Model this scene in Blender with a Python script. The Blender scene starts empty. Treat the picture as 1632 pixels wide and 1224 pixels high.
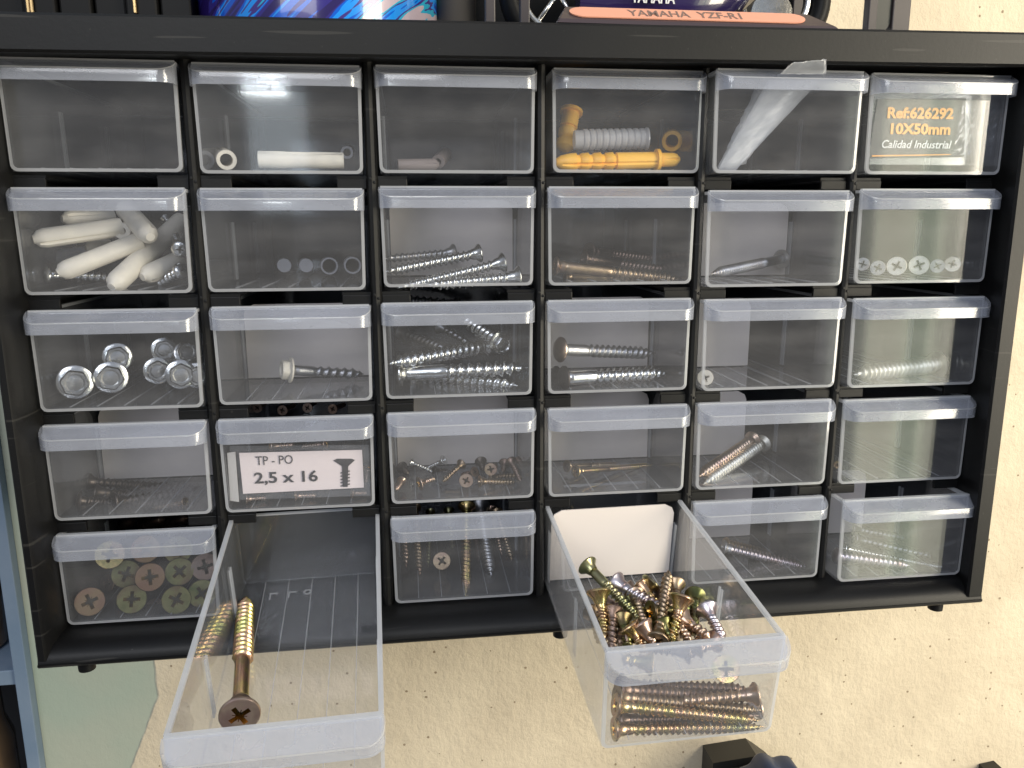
import bpy, bmesh, math, random
from mathutils import Vector, Matrix
random.seed(7)
PI = math.pi
sc = bpy.context.scene
col = sc.collection
MM = 0.001

# ------------------------------------------------------------------ camera
CAMPOS = Vector((129.07, -286.08, -58.34))
RC = ((0.991592, -0.129348, -0.003814), (-0.029524, -0.197442, -0.97987), (0.125991, 0.971744, -0.1996))   # camera axes: right, down, forward
FPX = 1250.0
cam_d = bpy.data.cameras.new('camera'); cam = bpy.data.objects.new('camera', cam_d); col.objects.link(cam)
cam_d.sensor_fit = 'HORIZONTAL'; cam_d.sensor_width = 36; cam_d.lens = 36*FPX/1632
cam_d.clip_start = 0.01; cam_d.clip_end = 50
m3 = Matrix((RC[0], [-a for a in RC[1]], [-a for a in RC[2]])).transposed()
cam.matrix_world = Matrix.Translation(CAMPOS*MM) @ m3.to_4x4()
sc.camera = cam

# ------------------------------------------------------------------ world, lamps, exposure
world = bpy.data.worlds.new('World'); sc.world = world; world.use_nodes = True
nt = world.node_tree; nt.nodes.clear()
wo = nt.nodes.new('ShaderNodeOutputWorld'); bg = nt.nodes.new('ShaderNodeBackground')
tc = nt.nodes.new('ShaderNodeTexCoord'); sx = nt.nodes.new('ShaderNodeSeparateXYZ')
mr = nt.nodes.new('ShaderNodeMapRange'); mr.inputs[1].default_value = -1; mr.inputs[2].default_value = 1
rp = nt.nodes.new('ShaderNodeValToRGB')
els = rp.color_ramp.elements
els[0].position = 0.0; els[0].color = (0.16, 0.15, 0.14, 1)
els[1].position = 1.0; els[1].color = (0.75, 0.86, 1.05, 1)
for pos, c in ((0.38, (0.26, 0.26, 0.27, 1)), (0.50, (0.36, 0.36, 0.375, 1)), (0.62, (0.52, 0.60, 0.74, 1)), (0.8, (0.85, 0.95, 1.15, 1))):
    e = els.new(pos); e.color = c
nt.links.new(tc.outputs['Generated'], sx.inputs[0]); nt.links.new(sx.outputs[2], mr.inputs[0])
nt.links.new(mr.outputs[0], rp.inputs[0]); nt.links.new(rp.outputs[0], bg.inputs[0])
bg.inputs[1].default_value = 0.5
nt.links.new(bg.outputs[0], wo.inputs[0])

def area(name, loc, target, sx_, sy_, color, power):
    d = bpy.data.lights.new(name, 'AREA'); d.shape = 'RECTANGLE'; d.size = sx_*MM; d.size_y = sy_*MM
    d.energy = power; d.color = color
    o = bpy.data.objects.new(name, d); col.objects.link(o)
    o.location = Vector(loc)*MM
    o.rotation_euler = (Vector(target)-Vector(loc)).to_track_quat('-Z', 'Y').to_euler()
    return o
# lamps for the unseen bright surroundings to the right of the camera (evening light), one dim greenish one between them
TG = (330, 100, -120)
area('offscreen_light', (1130, -700, 60), TG, 420, 1000, (1.0, 0.90, 0.72), 21)
area('offscreen_light', (-250, -1300, 700), (150, 0, -120), 900, 600, (0.95, 0.96, 1.0), 10)  # added fill lamp, high in front and left, brightens the drawer insides
area('offscreen_light', (806, -850, -250), TG, 62, 1100, (0.86, 0.95, 0.74), 0.16)
area('offscreen_light', (868, -850, -250), TG, 60, 1100, (0.98, 0.95, 0.70), 0.62)
area('offscreen_light', (922, -850, -250), TG, 42, 1100, (0.74, 0.88, 0.60), 0.26)
area('offscreen_light', (990, -850, -250), TG, 88, 1100, (1.0, 0.97, 0.72), 0.68)
# small far lamp whose glint shows in the second drawer of the top row, and its dim pale surround
area('lamp_light', (-160, -1500, 235), (85, 0, -20), 90, 45, (0.95, 1.0, 1.0), 0.35)
area('lamp_light', (-140, -1510, 110), (85, 0, -20), 120, 280, (0.80, 0.92, 1.0), 0.2)

sc.view_settings.view_transform = 'Standard'; sc.view_settings.look = 'None'
sc.view_settings.exposure = 0.0; sc.view_settings.gamma = 1
sc.view_settings.use_curve_mapping = False
sc.render.engine = 'CYCLES'
sc.cycles.max_bounces = 10; sc.cycles.transparent_max_bounces = 40
sc.cycles.diffuse_bounces = 4; sc.cycles.glossy_bounces = 4; sc.cycles.transmission_bounces = 6
sc.cycles.use_denoising = True
sc.cycles.caustics_reflective = False; sc.cycles.caustics_refractive = False
sc.cycles.sample_clamp_indirect = 4

# ------------------------------------------------------------------ helpers
def ray(u, v):
    d = [(u-816)/FPX, (v-612)/FPX, 1.0]
    return Vector([sum(RC[k][i]*d[k] for k in range(3)) for i in range(3)])
def at(u, v, y):                     # point (mm) at depth y seen at photo position u, v
    d = ray(u, v); return CAMPOS + d*((y-CAMPOS.y)/d.y)

def new_mat(name):
    m = bpy.data.materials.new(name); m.use_nodes = True
    m.node_tree.nodes.clear(); return m, m.node_tree.nodes, m.node_tree.links
def principled(name, color, rough=0.5, metal=0.0, noise=None, bump=None, spec=0.5, coat=0.0):
    """noise: (scale, color2, detail) mixes a second colour; bump: (scale, strength, distance)"""
    m, N, L = new_mat(name)
    out = N.new('ShaderNodeOutputMaterial'); b = N.new('ShaderNodeBsdfPrincipled')
    b.inputs['Base Color'].default_value = (*color, 1); b.inputs['Roughness'].default_value = rough
    b.inputs['Metallic'].default_value = metal; b.inputs['Specular IOR Level'].default_value = spec
    b.inputs['Coat Weight'].default_value = coat
    L.new(b.outputs[0], out.inputs[0])
    t = N.new('ShaderNodeTexCoord')
    if noise:
        n = N.new('ShaderNodeTexNoise'); n.inputs['Scale'].default_value = noise[0]; n.inputs['Detail'].default_value = noise[2]
        L.new(t.outputs['Object'], n.inputs['Vector'])
        r = N.new('ShaderNodeValToRGB'); r.color_ramp.elements[0].position = 0.35; r.color_ramp.elements[1].position = 0.65
        r.color_ramp.elements[0].color = (*color, 1); r.color_ramp.elements[1].color = (*noise[1], 1)
        L.new(n.outputs[0], r.inputs[0]); L.new(r.outputs[0], b.inputs['Base Color'])
    if bump:
        n = N.new('ShaderNodeTexNoise'); n.inputs['Scale'].default_value = bump[0]; n.inputs['Detail'].default_value = 4
        L.new(t.outputs['Object'], n.inputs['Vector'])
        bp = N.new('ShaderNodeBump'); bp.inputs['Strength'].default_value = bump[1]; bp.inputs['Distance'].default_value = bump[2]
        L.new(n.outputs[0], bp.inputs['Height']); L.new(bp.outputs[0], b.inputs['Normal'])
    return m

def plastic(name, milk, color=(0.9, 0.92, 0.95), gloss=1.0, rough=0.06, tint=(0.97, 0.98, 1.0), scuff=0.0):
    """cloudy polypropylene: partly see-through, partly diffusing, with a sheen that grows at grazing angles"""
    m, N, L = new_mat(name)
    out = N.new('ShaderNodeOutputMaterial')
    tr = N.new('ShaderNodeBsdfTransparent'); tr.inputs[0].default_value = (*tint, 1)
    di = N.new('ShaderNodeBsdfDiffuse'); di.inputs[0].default_value = (*color, 1)
    tl = N.new('ShaderNodeBsdfTranslucent'); tl.inputs[0].default_value = (*color, 1)
    mx = N.new('ShaderNodeMixShader'); mx.inputs[0].default_value = 0.45
    L.new(di.outputs[0], mx.inputs[1]); L.new(tl.outputs[0], mx.inputs[2])
    m2 = N.new('ShaderNodeMixShader'); m2.inputs[0].default_value = milk
    L.new(tr.outputs[0], m2.inputs[1]); L.new(mx.outputs[0], m2.inputs[2])
    if scuff:
        t = N.new('ShaderNodeTexCoord'); n = N.new('ShaderNodeTexNoise'); n.inputs['Scale'].default_value = 60; n.inputs['Detail'].default_value = 5
        mp = N.new('ShaderNodeMapping'); mp.inputs['Scale'].default_value = (1, 1, 2.2)
        L.new(t.outputs['Object'], mp.inputs[0]); L.new(mp.outputs[0], n.inputs['Vector'])
        r = N.new('ShaderNodeMapRange'); r.inputs[1].default_value = 0.4; r.inputs[2].default_value = 0.75
        r.inputs[3].default_value = milk; r.inputs[4].default_value = milk+scuff
        L.new(n.outputs[0], r.inputs[0]); L.new(r.outputs[0], m2.inputs[0])
    lw = N.new('ShaderNodeLayerWeight'); lw.inputs['Blend'].default_value = 0.5
    pw = N.new('ShaderNodeMath'); pw.operation = 'POWER'; pw.inputs[1].default_value = 4
    L.new(lw.outputs['Facing'], pw.inputs[0])
    ma = N.new('ShaderNodeMath'); ma.operation = 'MULTIPLY_ADD'; ma.inputs[1].default_value = 0.5*gloss; ma.inputs[2].default_value = 0.045*gloss
    L.new(pw.outputs[0], ma.inputs[0])
    gl = N.new('ShaderNodeBsdfGlossy'); gl.inputs['Roughness'].default_value = rough; gl.inputs[0].default_value = (1, 1, 1, 1)
    m3_ = N.new('ShaderNodeMixShader')
    L.new(ma.outputs[0], m3_.inputs[0]); L.new(m2.outputs[0], m3_.inputs[1]); L.new(gl.outputs[0], m3_.inputs[2])
    L.new(m3_.outputs[0], out.inputs[0])
    return m

def coated_metal(name, cols, rough=0.28, scale=140):
    """plated metal whose tint drifts over the surface"""
    m, N, L = new_mat(name)
    out = N.new('ShaderNodeOutputMaterial'); b = N.new('ShaderNodeBsdfPrincipled')
    b.inputs['Metallic'].default_value = 1.0; b.inputs['Roughness'].default_value = rough
    t = N.new('ShaderNodeTexCoord'); n = N.new('ShaderNodeTexNoise'); n.inputs['Scale'].default_value = scale; n.inputs['Detail'].default_value = 3
    oi = N.new('ShaderNodeObjectInfo'); ad = N.new('ShaderNodeVectorMath'); ad.operation = 'ADD'
    L.new(t.outputs['Object'], ad.inputs[0]); L.new(oi.outputs['Random'], ad.inputs[1]); L.new(ad.outputs[0], n.inputs['Vector'])
    r = N.new('ShaderNodeValToRGB'); e = r.color_ramp.elements
    k = len(cols)
    for i, c in enumerate(cols):
        pos = 0.3+0.4*i/(k-1)
        if i == 0: e[0].position = pos; e[0].color = (*c, 1)
        elif i == k-1: e[-1].position = pos; e[-1].color = (*c, 1)
        else: q = e.new(pos); q.color = (*c, 1)
    L.new(n.outputs[0], r.inputs[0]); L.new(r.outputs[0], b.inputs['Base Color'])
    bp = N.new('ShaderNodeBump'); bp.inputs['Strength'].default_value = 0.25; bp.inputs['Distance'].default_value = 0.0002
    n2 = N.new('ShaderNodeTexNoise'); n2.inputs['Scale'].default_value = 900
    L.new(t.outputs['Object'], n2.inputs['Vector']); L.new(n2.outputs[0], bp.inputs['Height']); L.new(bp.outputs[0], b.inputs['Normal'])
    L.new(b.outputs[0], out.inputs[0])
    return m

def scratched_black(name):
    """black moulded plastic with fine pale scratches and a little dust"""
    m = principled(name, (0.007, 0.007, 0.008), 0.38, bump=(900, 0.15, 0.0002), spec=0.32)
    N, L = m.node_tree.nodes, m.node_tree.links
    b = next(n for n in N if n.type == 'BSDF_PRINCIPLED'); t = next(n for n in N if n.type == 'TEX_COORD')
    prev = None
    for rot, sc_, th in ((0.25, (14, 14, 420), 0.735), (-0.5, (22, 22, 500), 0.745), (1.35, (18, 18, 380), 0.75)):
        mp = N.new('ShaderNodeMapping'); mp.inputs['Rotation'].default_value = (0, rot, 0); mp.inputs['Scale'].default_value = sc_
        n = N.new('ShaderNodeTexNoise'); n.inputs['Scale'].default_value = 1.0; n.inputs['Detail'].default_value = 1
        L.new(t.outputs['Object'], mp.inputs[0]); L.new(mp.outputs[0], n.inputs['Vector'])
        r = N.new('ShaderNodeMapRange'); r.inputs[1].default_value = th; r.inputs[2].default_value = th+0.02; L.new(n.outputs[0], r.inputs[0])
        if prev is None: prev = r.outputs[0]
        else:
            a = N.new('ShaderNodeMath'); a.operation = 'MAXIMUM'; L.new(prev, a.inputs[0]); L.new(r.outputs[0], a.inputs[1]); prev = a.outputs[0]
    d = N.new('ShaderNodeTexNoise'); d.inputs['Scale'].default_value = 700; d.inputs['Detail'].default_value = 2; L.new(t.outputs['Object'], d.inputs['Vector'])
    dr = N.new('ShaderNodeMapRange'); dr.inputs[1].default_value = 0.72; dr.inputs[2].default_value = 0.78; L.new(d.outputs[0], dr.inputs[0])
    a = N.new('ShaderNodeMath'); a.operation = 'MAXIMUM'; L.new(prev, a.inputs[0]); L.new(dr.outputs[0], a.inputs[1])
    sc2 = N.new('ShaderNodeMath'); sc2.operation = 'MULTIPLY'; sc2.inputs[1].default_value = 0.09; L.new(a.outputs[0], sc2.inputs[0])
    w = N.new('ShaderNodeTexNoise'); w.inputs['Scale'].default_value = 14; w.inputs['Detail'].default_value = 5; L.new(t.outputs['Object'], w.inputs['Vector'])
    r0 = N.new('ShaderNodeValToRGB'); r0.color_ramp.elements[0].color = (0.003, 0.003, 0.0035, 1); r0.color_ramp.elements[1].color = (0.007, 0.007, 0.0065, 1)
    r0.color_ramp.elements[0].position = 0.35; r0.color_ramp.elements[1].position = 0.65; L.new(w.outputs[0], r0.inputs[0])
    mx = N.new('ShaderNodeMix'); mx.data_type = 'RGBA'; L.new(sc2.outputs[0], mx.inputs[0]); L.new(r0.outputs[0], mx.inputs[6]); mx.inputs[7].default_value = (0.22, 0.21, 0.19, 1)
    L.new(mx.outputs[2], b.inputs['Base Color'])
    rr = N.new('ShaderNodeMapRange'); rr.inputs[3].default_value = 0.40; rr.inputs[4].default_value = 0.56; L.new(w.outputs[0], rr.inputs[0]); L.new(rr.outputs[0], b.inputs['Roughness'])
    return m

M = {}
M['black'] = scratched_black('black_plastic')
M['black2'] = principled('black_plastic_inner', (0.006, 0.006, 0.006), 0.5, spec=0.2)
M['pane'] = plastic('clear_front', 0.042, scuff=0.03, color=(0.95, 0.93, 0.92))
M['tray'] = plastic('clear_tray', 0.065, rough=0.07, gloss=1.1)
M['edge'] = plastic('cloudy_edge', 0.5, gloss=1.0)
M['lip'] = plastic('cloudy_lip', 0.26, color=(0.84, 0.88, 0.99), gloss=1.2, rough=0.12, scuff=0.08)
M['rib'] = plastic('cloudy_rib', 0.30, gloss=0.5)
M['film'] = plastic('bag_film', 0.5, gloss=1.2, rough=0.25, scuff=0.15)
M['bagfilm'] = plastic('clear_bag_film', 0.05, gloss=1.5, rough=0.15, scuff=0.08)
M['card'] = principled('white_card', (0.80, 0.73, 0.68), 0.7, noise=(9, (0.72, 0.66, 0.61), 3))
M['zinc'] = coated_metal('zinc', [(0.50, 0.51, 0.50), (0.74, 0.74, 0.72), (0.60, 0.59, 0.55)], 0.22)
M['dull'] = coated_metal('dull_zinc', [(0.34, 0.34, 0.36), (0.5, 0.5, 0.5), (0.42, 0.38, 0.36)], 0.4)
M['gold'] = coated_metal('yellow_zinc', [(0.30, 0.30, 0.13), (0.56, 0.44, 0.19), (0.52, 0.33, 0.22), (0.48, 0.42, 0.18)], 0.27)
M['green'] = coated_metal('green_zinc', [(0.22, 0.25, 0.12), (0.38, 0.37, 0.20), (0.30, 0.22, 0.14)], 0.28)
M['rose'] = coated_metal('rose_zinc', [(0.50, 0.34, 0.29), (0.56, 0.42, 0.31), (0.40, 0.27, 0.22)], 0.3)
M['bronze'] = coated_metal('bronze', [(0.22, 0.16, 0.11), (0.38, 0.29, 0.19), (0.30, 0.21, 0.16)], 0.35)
M['brown'] = coated_metal('brown', [(0.16, 0.11, 0.09), (0.28, 0.2, 0.16), (0.2, 0.16, 0.14)], 0.4)
M['dark'] = coated_metal('dark_metal', [(0.06, 0.052, 0.05), (0.12, 0.10, 0.085)], 0.42)
M['lilac'] = coated_metal('grey_lilac', [(0.42, 0.42, 0.52), (0.60, 0.55, 0.58), (0.46, 0.34, 0.32)], 0.3)
M['satin'] = coated_metal('satin_zinc', [(0.62, 0.60, 0.52), (0.80, 0.78, 0.70), (0.55, 0.52, 0.42)], 0.45)
M['brightgold'] = coated_metal('bright_yellow_zinc', [(0.62, 0.60, 0.22), (0.85, 0.66, 0.26), (0.80, 0.48, 0.34), (0.70, 0.62, 0.24)], 0.26)
M['dimnylon'] = principled('dark_nylon', (0.26, 0.22, 0.21), 0.5)  # brownish grey, much darker than the white nylon
M['olive'] = coated_metal('olive_plating', [(0.10, 0.12, 0.045), (0.20, 0.19, 0.08), (0.15, 0.10, 0.06)], 0.3)
M['maroon'] = coated_metal('reddish_plating', [(0.24, 0.12, 0.09), (0.28, 0.19, 0.10)], 0.3)
M['glint'] = principled('slot_glint', (0.75, 0.55, 0.25), 0.2, 1.0)  # bright gold on slot walls, their glint put into the colour
M['recess'] = principled('recess', (0.03, 0.028, 0.02), 0.4, 0.6)
M['nylon'] = principled('white_nylon', (0.76, 0.71, 0.60), 0.45, noise=(160, (0.66, 0.62, 0.54), 3))
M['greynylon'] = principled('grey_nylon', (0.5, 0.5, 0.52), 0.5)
M['yellow'] = principled('yellow_nylon', (0.95, 0.47, 0.035), 0.4, noise=(120, (0.97, 0.54, 0.06), 2))
M['softwhite'] = plastic('translucent_nylon', 0.75, color=(0.85, 0.85, 0.86), gloss=0.8, rough=0.2)

# ------------------------------------------------------------------ mesh helpers
def link_mesh(name, bm, mats, parent=None, smooth=False, loc=None):
    me = bpy.data.meshes.new(name)
    bmesh.ops.recalc_face_normals(bm, faces=bm.faces)
    for v in bm.verts: v.co *= MM
    bm.to_mesh(me); bm.free()
    for m in (mats if isinstance(mats, (list, tuple)) else [mats]): me.materials.append(m)
    if smooth:
        for p in me.polygons: p.use_smooth = True
        if smooth != 'all': me.set_sharp_from_angle(angle=math.radians(smooth if smooth is not True else 35))
    o = bpy.data.objects.new(name, me); col.objects.link(o)
    if parent: o.parent = parent
    if loc is not None: o.location = Vector(loc)*MM
    return o
def empty(name, loc=(0, 0, 0)):
    o = bpy.data.objects.new(name, None); col.objects.link(o); o.empty_display_size = 0.005
    o.location = Vector(loc)*MM; return o
def tag(o, label=None, cat=None, group=None, kind=None):
    if label: o['label'] = label
    if cat: o['category'] = cat
    if group: o['group'] = group
    if kind: o['kind'] = kind
    return o
def box(bm, x0, x1, y0, y1, z0, z1, mat=0, bevel=0.0):
    vs = [bm.verts.new((x, y, z)) for x in (x0, x1) for y in (y0, y1) for z in (z0, z1)]
    fs = []
    for q in ((0, 1, 3, 2), (4, 6, 7, 5), (0, 4, 5, 1), (2, 3, 7, 6), (0, 2, 6, 4), (1, 5, 7, 3)):
        f = bm.faces.new([vs[i] for i in q]); f.material_index = mat; fs.append(f)
    if bevel:
        es = list({e for f in fs for e in f.edges})
        bmesh.ops.recalc_face_normals(bm, faces=fs)
        bmesh.ops.bevel(bm, geom=es, offset=bevel, segments=2, affect='EDGES', profile=0.5)
def lathe(bm, prof, n=20, axis='z', mat=0, slot=None, tf=None, capmat=None):
    """prof: list of (z, r). slot: (z0, z1, depth, halfwidth) pulls a narrow band inwards on two sides"""
    rings = []
    for z, r in prof:
        ring = []
        for k in range(n):
            a = 2*PI*k/n; rr = r
            if slot and slot[0] <= z <= slot[1] and k in (0, n//2): rr = r*slot[2]
            ring.append(bm.verts.new((rr*math.cos(a), rr*math.sin(a), z)))
        rings.append(ring)
    fs = []
    for a, b in zip(rings, rings[1:]):
        for k in range(n):
            f = bm.faces.new((a[k], a[(k+1) % n], b[(k+1) % n], b[k])); f.material_index = mat; fs.append(f)
    for ring, r in ((rings[0], prof[0][1]), (rings[-1], prof[-1][1])):
        f = bm.faces.new(ring); f.material_index = capmat if capmat is not None else mat
    return rings
def tube(bm, pts, r, n=8, mat=0):
    rings = []
    for i, p in enumerate(pts):
        p = Vector(p); a = Vector(pts[max(i-1, 0)]); b = Vector(pts[min(i+1, len(pts)-1)])
        q = (b-a).to_track_quat('Z', 'Y')
        rings.append([bm.verts.new(p+q @ Vector((r*math.cos(2*PI*k/n), r*math.sin(2*PI*k/n), 0))) for k in range(n)])
    for a, b in zip(rings, rings[1:]):
        for k in range(n):
            bm.faces.new((a[k], a[(k+1) % n], b[(k+1) % n], b[k])).material_index = mat
    bm.faces.new(rings[0]).material_index = mat; bm.faces.new(rings[-1]).material_index = mat
def text_mesh(s, bold=0.0, shear=0.0):
    cu = bpy.data.curves.new('t', 'FONT'); cu.body = s; cu.size = 1; cu.offset = bold; cu.shear = shear; cu.extrude = 0.02
    cu.resolution_u = 3
    o = bpy.data.objects.new('t', cu); col.objects.link(o)
    dg = bpy.context.evaluated_depsgraph_get()
    me = bpy.data.meshes.new_from_object(o.evaluated_get(dg))
    bpy.data.objects.remove(o)
    return me
def text_on(name, s, origin, ux, uz, width, height, mat, parent=None, bold=0.0, shear=0.0):
    """lettering filling width x height mm from its lower-left origin, along ux (right) and uz (up), facing the viewer"""
    me = text_mesh(s, bold, shear)
    xs = [v.co.x for v in me.vertices]; ys = [v.co.y for v in me.vertices]
    x0, x1, y0, y1 = min(xs), max(xs), min(ys), max(ys)
    ux = Vector(ux).normalized(); uz = Vector(uz).normalized(); n = ux.cross(uz)
    for v in me.vertices:
        c = v.co
        v.co = (Vector(origin)+ux*((c.x-x0)/(x1-x0)*width)+uz*((c.y-y0)/(y1-y0)*height)+n*(c.z*3))*MM
    me.materials.clear(); me.materials.append(mat); me.name = name
    o = bpy.data.objects.new(name, me); col.objects.link(o)
    if parent:
        o.parent = parent; o.matrix_parent_inverse = parent.matrix_basis.inverted()
    return o

# ------------------------------------------------------------------ the wall
PX, PZ, DW, DH, DL = 60.0, 40.63, 54.3, 35.5, 113.0
WALLY = 150.0
def wall_material():
    m, N, L = new_mat('painted_plaster')
    out = N.new('ShaderNodeOutputMaterial'); b = N.new('ShaderNodeBsdfPrincipled'); L.new(b.outputs[0], out.inputs[0])
    b.inputs['Roughness'].default_value = 0.85; b.inputs['Specular IOR Level'].default_value = 0.2
    t = N.new('ShaderNodeTexCoord'); s = N.new('ShaderNodeSeparateXYZ'); L.new(t.outputs['Object'], s.inputs[0])
    def math_(op, a, b_, c=None):
        q = N.new('ShaderNodeMath'); q.operation = op
        for i, x in enumerate((a, b_, c)):
            if x is None: continue
            if isinstance(x, (int, float)): q.inputs[i].default_value = x
            else: L.new(x, q.inputs[i])
        return q.outputs[0]
    # greenish tone left of a wavering edge: x = -23 mm down to z = -327, then slanting to the left
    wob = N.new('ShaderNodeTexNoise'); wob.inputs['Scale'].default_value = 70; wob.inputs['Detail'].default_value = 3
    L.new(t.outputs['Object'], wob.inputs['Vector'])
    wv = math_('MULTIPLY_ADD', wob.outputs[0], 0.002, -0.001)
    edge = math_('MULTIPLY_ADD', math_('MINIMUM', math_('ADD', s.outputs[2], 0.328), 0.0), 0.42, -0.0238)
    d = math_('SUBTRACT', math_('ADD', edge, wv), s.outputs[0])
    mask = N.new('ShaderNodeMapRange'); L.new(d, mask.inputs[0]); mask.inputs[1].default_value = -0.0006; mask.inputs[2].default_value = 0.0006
    # cream paint with specks
    n1 = N.new('ShaderNodeTexNoise'); n1.inputs['Scale'].default_value = 22; n1.inputs['Detail'].default_value = 6; L.new(t.outputs['Object'], n1.inputs['Vector'])
    cr = N.new('ShaderNodeValToRGB'); cr.color_ramp.elements[0].position = 0.3; cr.color_ramp.elements[1].position = 0.7
    cr.color_ramp.elements[0].color = (0.60, 0.515, 0.38, 1); cr.color_ramp.elements[1].color = (0.70, 0.61, 0.455, 1)
    L.new(n1.outputs[0], cr.inputs[0])
    vo = N.new('ShaderNodeTexVoronoi'); vo.inputs['Scale'].default_value = 150; L.new(t.outputs['Object'], vo.inputs['Vector'])
    sel = N.new('ShaderNodeSeparateColor'); L.new(vo.outputs['Color'], sel.inputs[0])
    size = math_('MULTIPLY', math_('GREATER_THAN', sel.outputs[0], 0.6), math_('MULTIPLY_ADD', sel.outputs[1], 0.13, 0.055))
    n1b = N.new('ShaderNodeTexNoise'); n1b.inputs['Scale'].default_value = 900; L.new(t.outputs['Object'], n1b.inputs['Vector'])
    spk = math_('LESS_THAN', math_('MULTIPLY_ADD', n1b.outputs[0], 0.09, vo.outputs['Distance']), math_('ADD', size, 0.045))
    spk = math_('MULTIPLY', spk, math_('GREATER_THAN', sel.outputs[0], 0.6))
    mc = N.new('ShaderNodeMix'); mc.data_type = 'RGBA'; L.new(math_('MULTIPLY', spk, 0.75), mc.inputs[0])
    L.new(cr.outputs[0], mc.inputs[6]); mc.inputs[7].default_value = (0.20, 0.14, 0.08, 1)
    # greenish tone
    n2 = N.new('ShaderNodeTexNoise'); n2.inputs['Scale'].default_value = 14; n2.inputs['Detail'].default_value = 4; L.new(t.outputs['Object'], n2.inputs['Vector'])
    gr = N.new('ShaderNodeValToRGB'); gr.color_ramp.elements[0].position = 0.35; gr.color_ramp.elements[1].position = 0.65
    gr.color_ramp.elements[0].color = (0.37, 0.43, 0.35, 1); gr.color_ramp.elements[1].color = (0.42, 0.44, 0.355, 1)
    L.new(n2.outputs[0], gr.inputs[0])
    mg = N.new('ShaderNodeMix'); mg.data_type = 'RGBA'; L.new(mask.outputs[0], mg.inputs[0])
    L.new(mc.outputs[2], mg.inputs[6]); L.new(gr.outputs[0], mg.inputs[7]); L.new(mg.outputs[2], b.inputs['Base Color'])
    # trowelled relief, softer inside the greenish patch
    mp = N.new('ShaderNodeMapping'); mp.inputs['Scale'].default_value = (1, 1, 0.8)
    L.new(t.outputs['Object'], mp.inputs[0])
    h1 = N.new('ShaderNodeTexNoise'); h1.inputs['Scale'].default_value = 110; h1.inputs['Detail'].default_value = 8; h1.inputs['Roughness'].default_value = 0.68
    L.new(mp.outputs[0], h1.inputs['Vector'])
    h = math_('SUBTRACT', h1.outputs[0], math_('MULTIPLY', spk, 0.25))
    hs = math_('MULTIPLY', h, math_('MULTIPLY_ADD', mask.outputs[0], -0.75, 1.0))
    bp = N.new('ShaderNodeBump'); bp.inputs['Strength'].default_value = 0.85; bp.inputs['Distance'].default_value = 0.0022
    L.new(hs, bp.inputs['Height']); L.new(bp.outputs[0], b.inputs['Normal'])
    return m
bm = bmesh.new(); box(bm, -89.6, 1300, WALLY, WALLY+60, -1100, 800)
tag(link_mesh('wall', bm, wall_material()), 'rough cream plaster wall with a greenish patch at the lower left', 'wall', kind='structure')

# ------------------------------------------------------------------ cabinet
X0, X1, ZT, ZB, YF, YB = -5.2, 359.1, 6.4, -212.0, -15.0, 149.0
cab = empty('drawer_cabinet', (177, 60, ZB))
tag(cab, 'black plastic wall cabinet holding five rows of clear drawers', 'drawer cabinet')
def cpart(name, bm, mat=None, smooth=False):
    o = link_mesh(name, bm, mat or M['black'], None, smooth); o.parent = cab
    o.matrix_parent_inverse = Matrix.Translation(cab.location).inverted(); return o
def extrude_xz(bm, pts, x0, x1):     # pts in (y,z), extruded along x
    a = [bm.verts.new((x0, y, z)) for y, z in pts]; b = [bm.verts.new((x1, y, z)) for y, z in pts]
    n = len(pts)
    for i in range(n): bm.faces.new((a[i], a[(i+1) % n], b[(i+1) % n], b[i]))
    bm.faces.new(a); bm.faces.new(b)
def extrude_z(bm, pts, z0, z1):      # pts in (x,y), extruded along z
    a = [bm.verts.new((x, y, z0)) for x, y in pts]; b = [bm.verts.new((x, y, z1)) for x, y in pts]
    n = len(pts)
    for i in range(n): bm.faces.new((a[i], a[(i+1) % n], b[(i+1) % n], b[i]))
    bm.faces.new(a); bm.faces.new(b)
bm = bmesh.new()   # left and right side walls with a chamfered front rim
extrude_z(bm, [(X0, YF+0.8), (X0+0.8, YF), (X0+2.6, YF), (X0+3.4, YF+1.2), (X0+4.3, -7), (X0+4.3, 4), (X0+3.2, 4.4), (X0+3.2, YB), (X0, YB)], ZB+3, ZT-3)
cpart('side_wall', bm, smooth=30)
bm = bmesh.new()
extrude_z(bm, [(X1, YF+0.8), (X1-0.8, YF), (X1-6.2, YF), (X1-6.9, YF+1.0), (X1-3.6, -4), (X1-3.4, 4), (X1-3.0, 4.4), (X1-3.0, YB), (X1, YB)], ZB+3, ZT-3)
cpart('side_wall', bm, smooth=30)
bm = bmesh.new()   # top rail: tall front band
pts = [(YF+0.8, ZT-0.0), (YF, ZT-0.9), (YF, -4.3), (YF+0.9, -5.1), (-3, -3.6), (6, -3.4), (6.5, 2.4), (YB, 2.4), (YB, ZT)]
extrude_xz(bm, pts, X0, X1)
for v in bm.verts:                     # the band sits a touch higher at the right
    v.co.z += (v.co.x-177)/182*1.4
cpart('top_panel', bm, smooth=30)
bm = bmesh.new()   # bottom: rolled front edge falling away from the drawers
pts = [(YB, ZB), (YF+0.8, ZB), (YF, ZB+0.8), (YF, ZB+1.6)]
for k in range(7):
    a = PI*0.5*k/6; pts.append((YF+0.4+9.5*(1-math.cos(a)), ZB+1.6+5.9*math.sin(a)))
pts += [(4, ZB+7.8), (6, ZB+6), (YB, ZB+6)]
extrude_xz(bm, pts, X0, X1)
cpart('bottom_panel', bm, smooth=40)
bm = bmesh.new(); box(bm, X0+3.3, X1-3.1, YB-2, YB-0.1, ZB+6.1, 2.3)
cpart('back_panel', bm, M['black2'])
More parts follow.
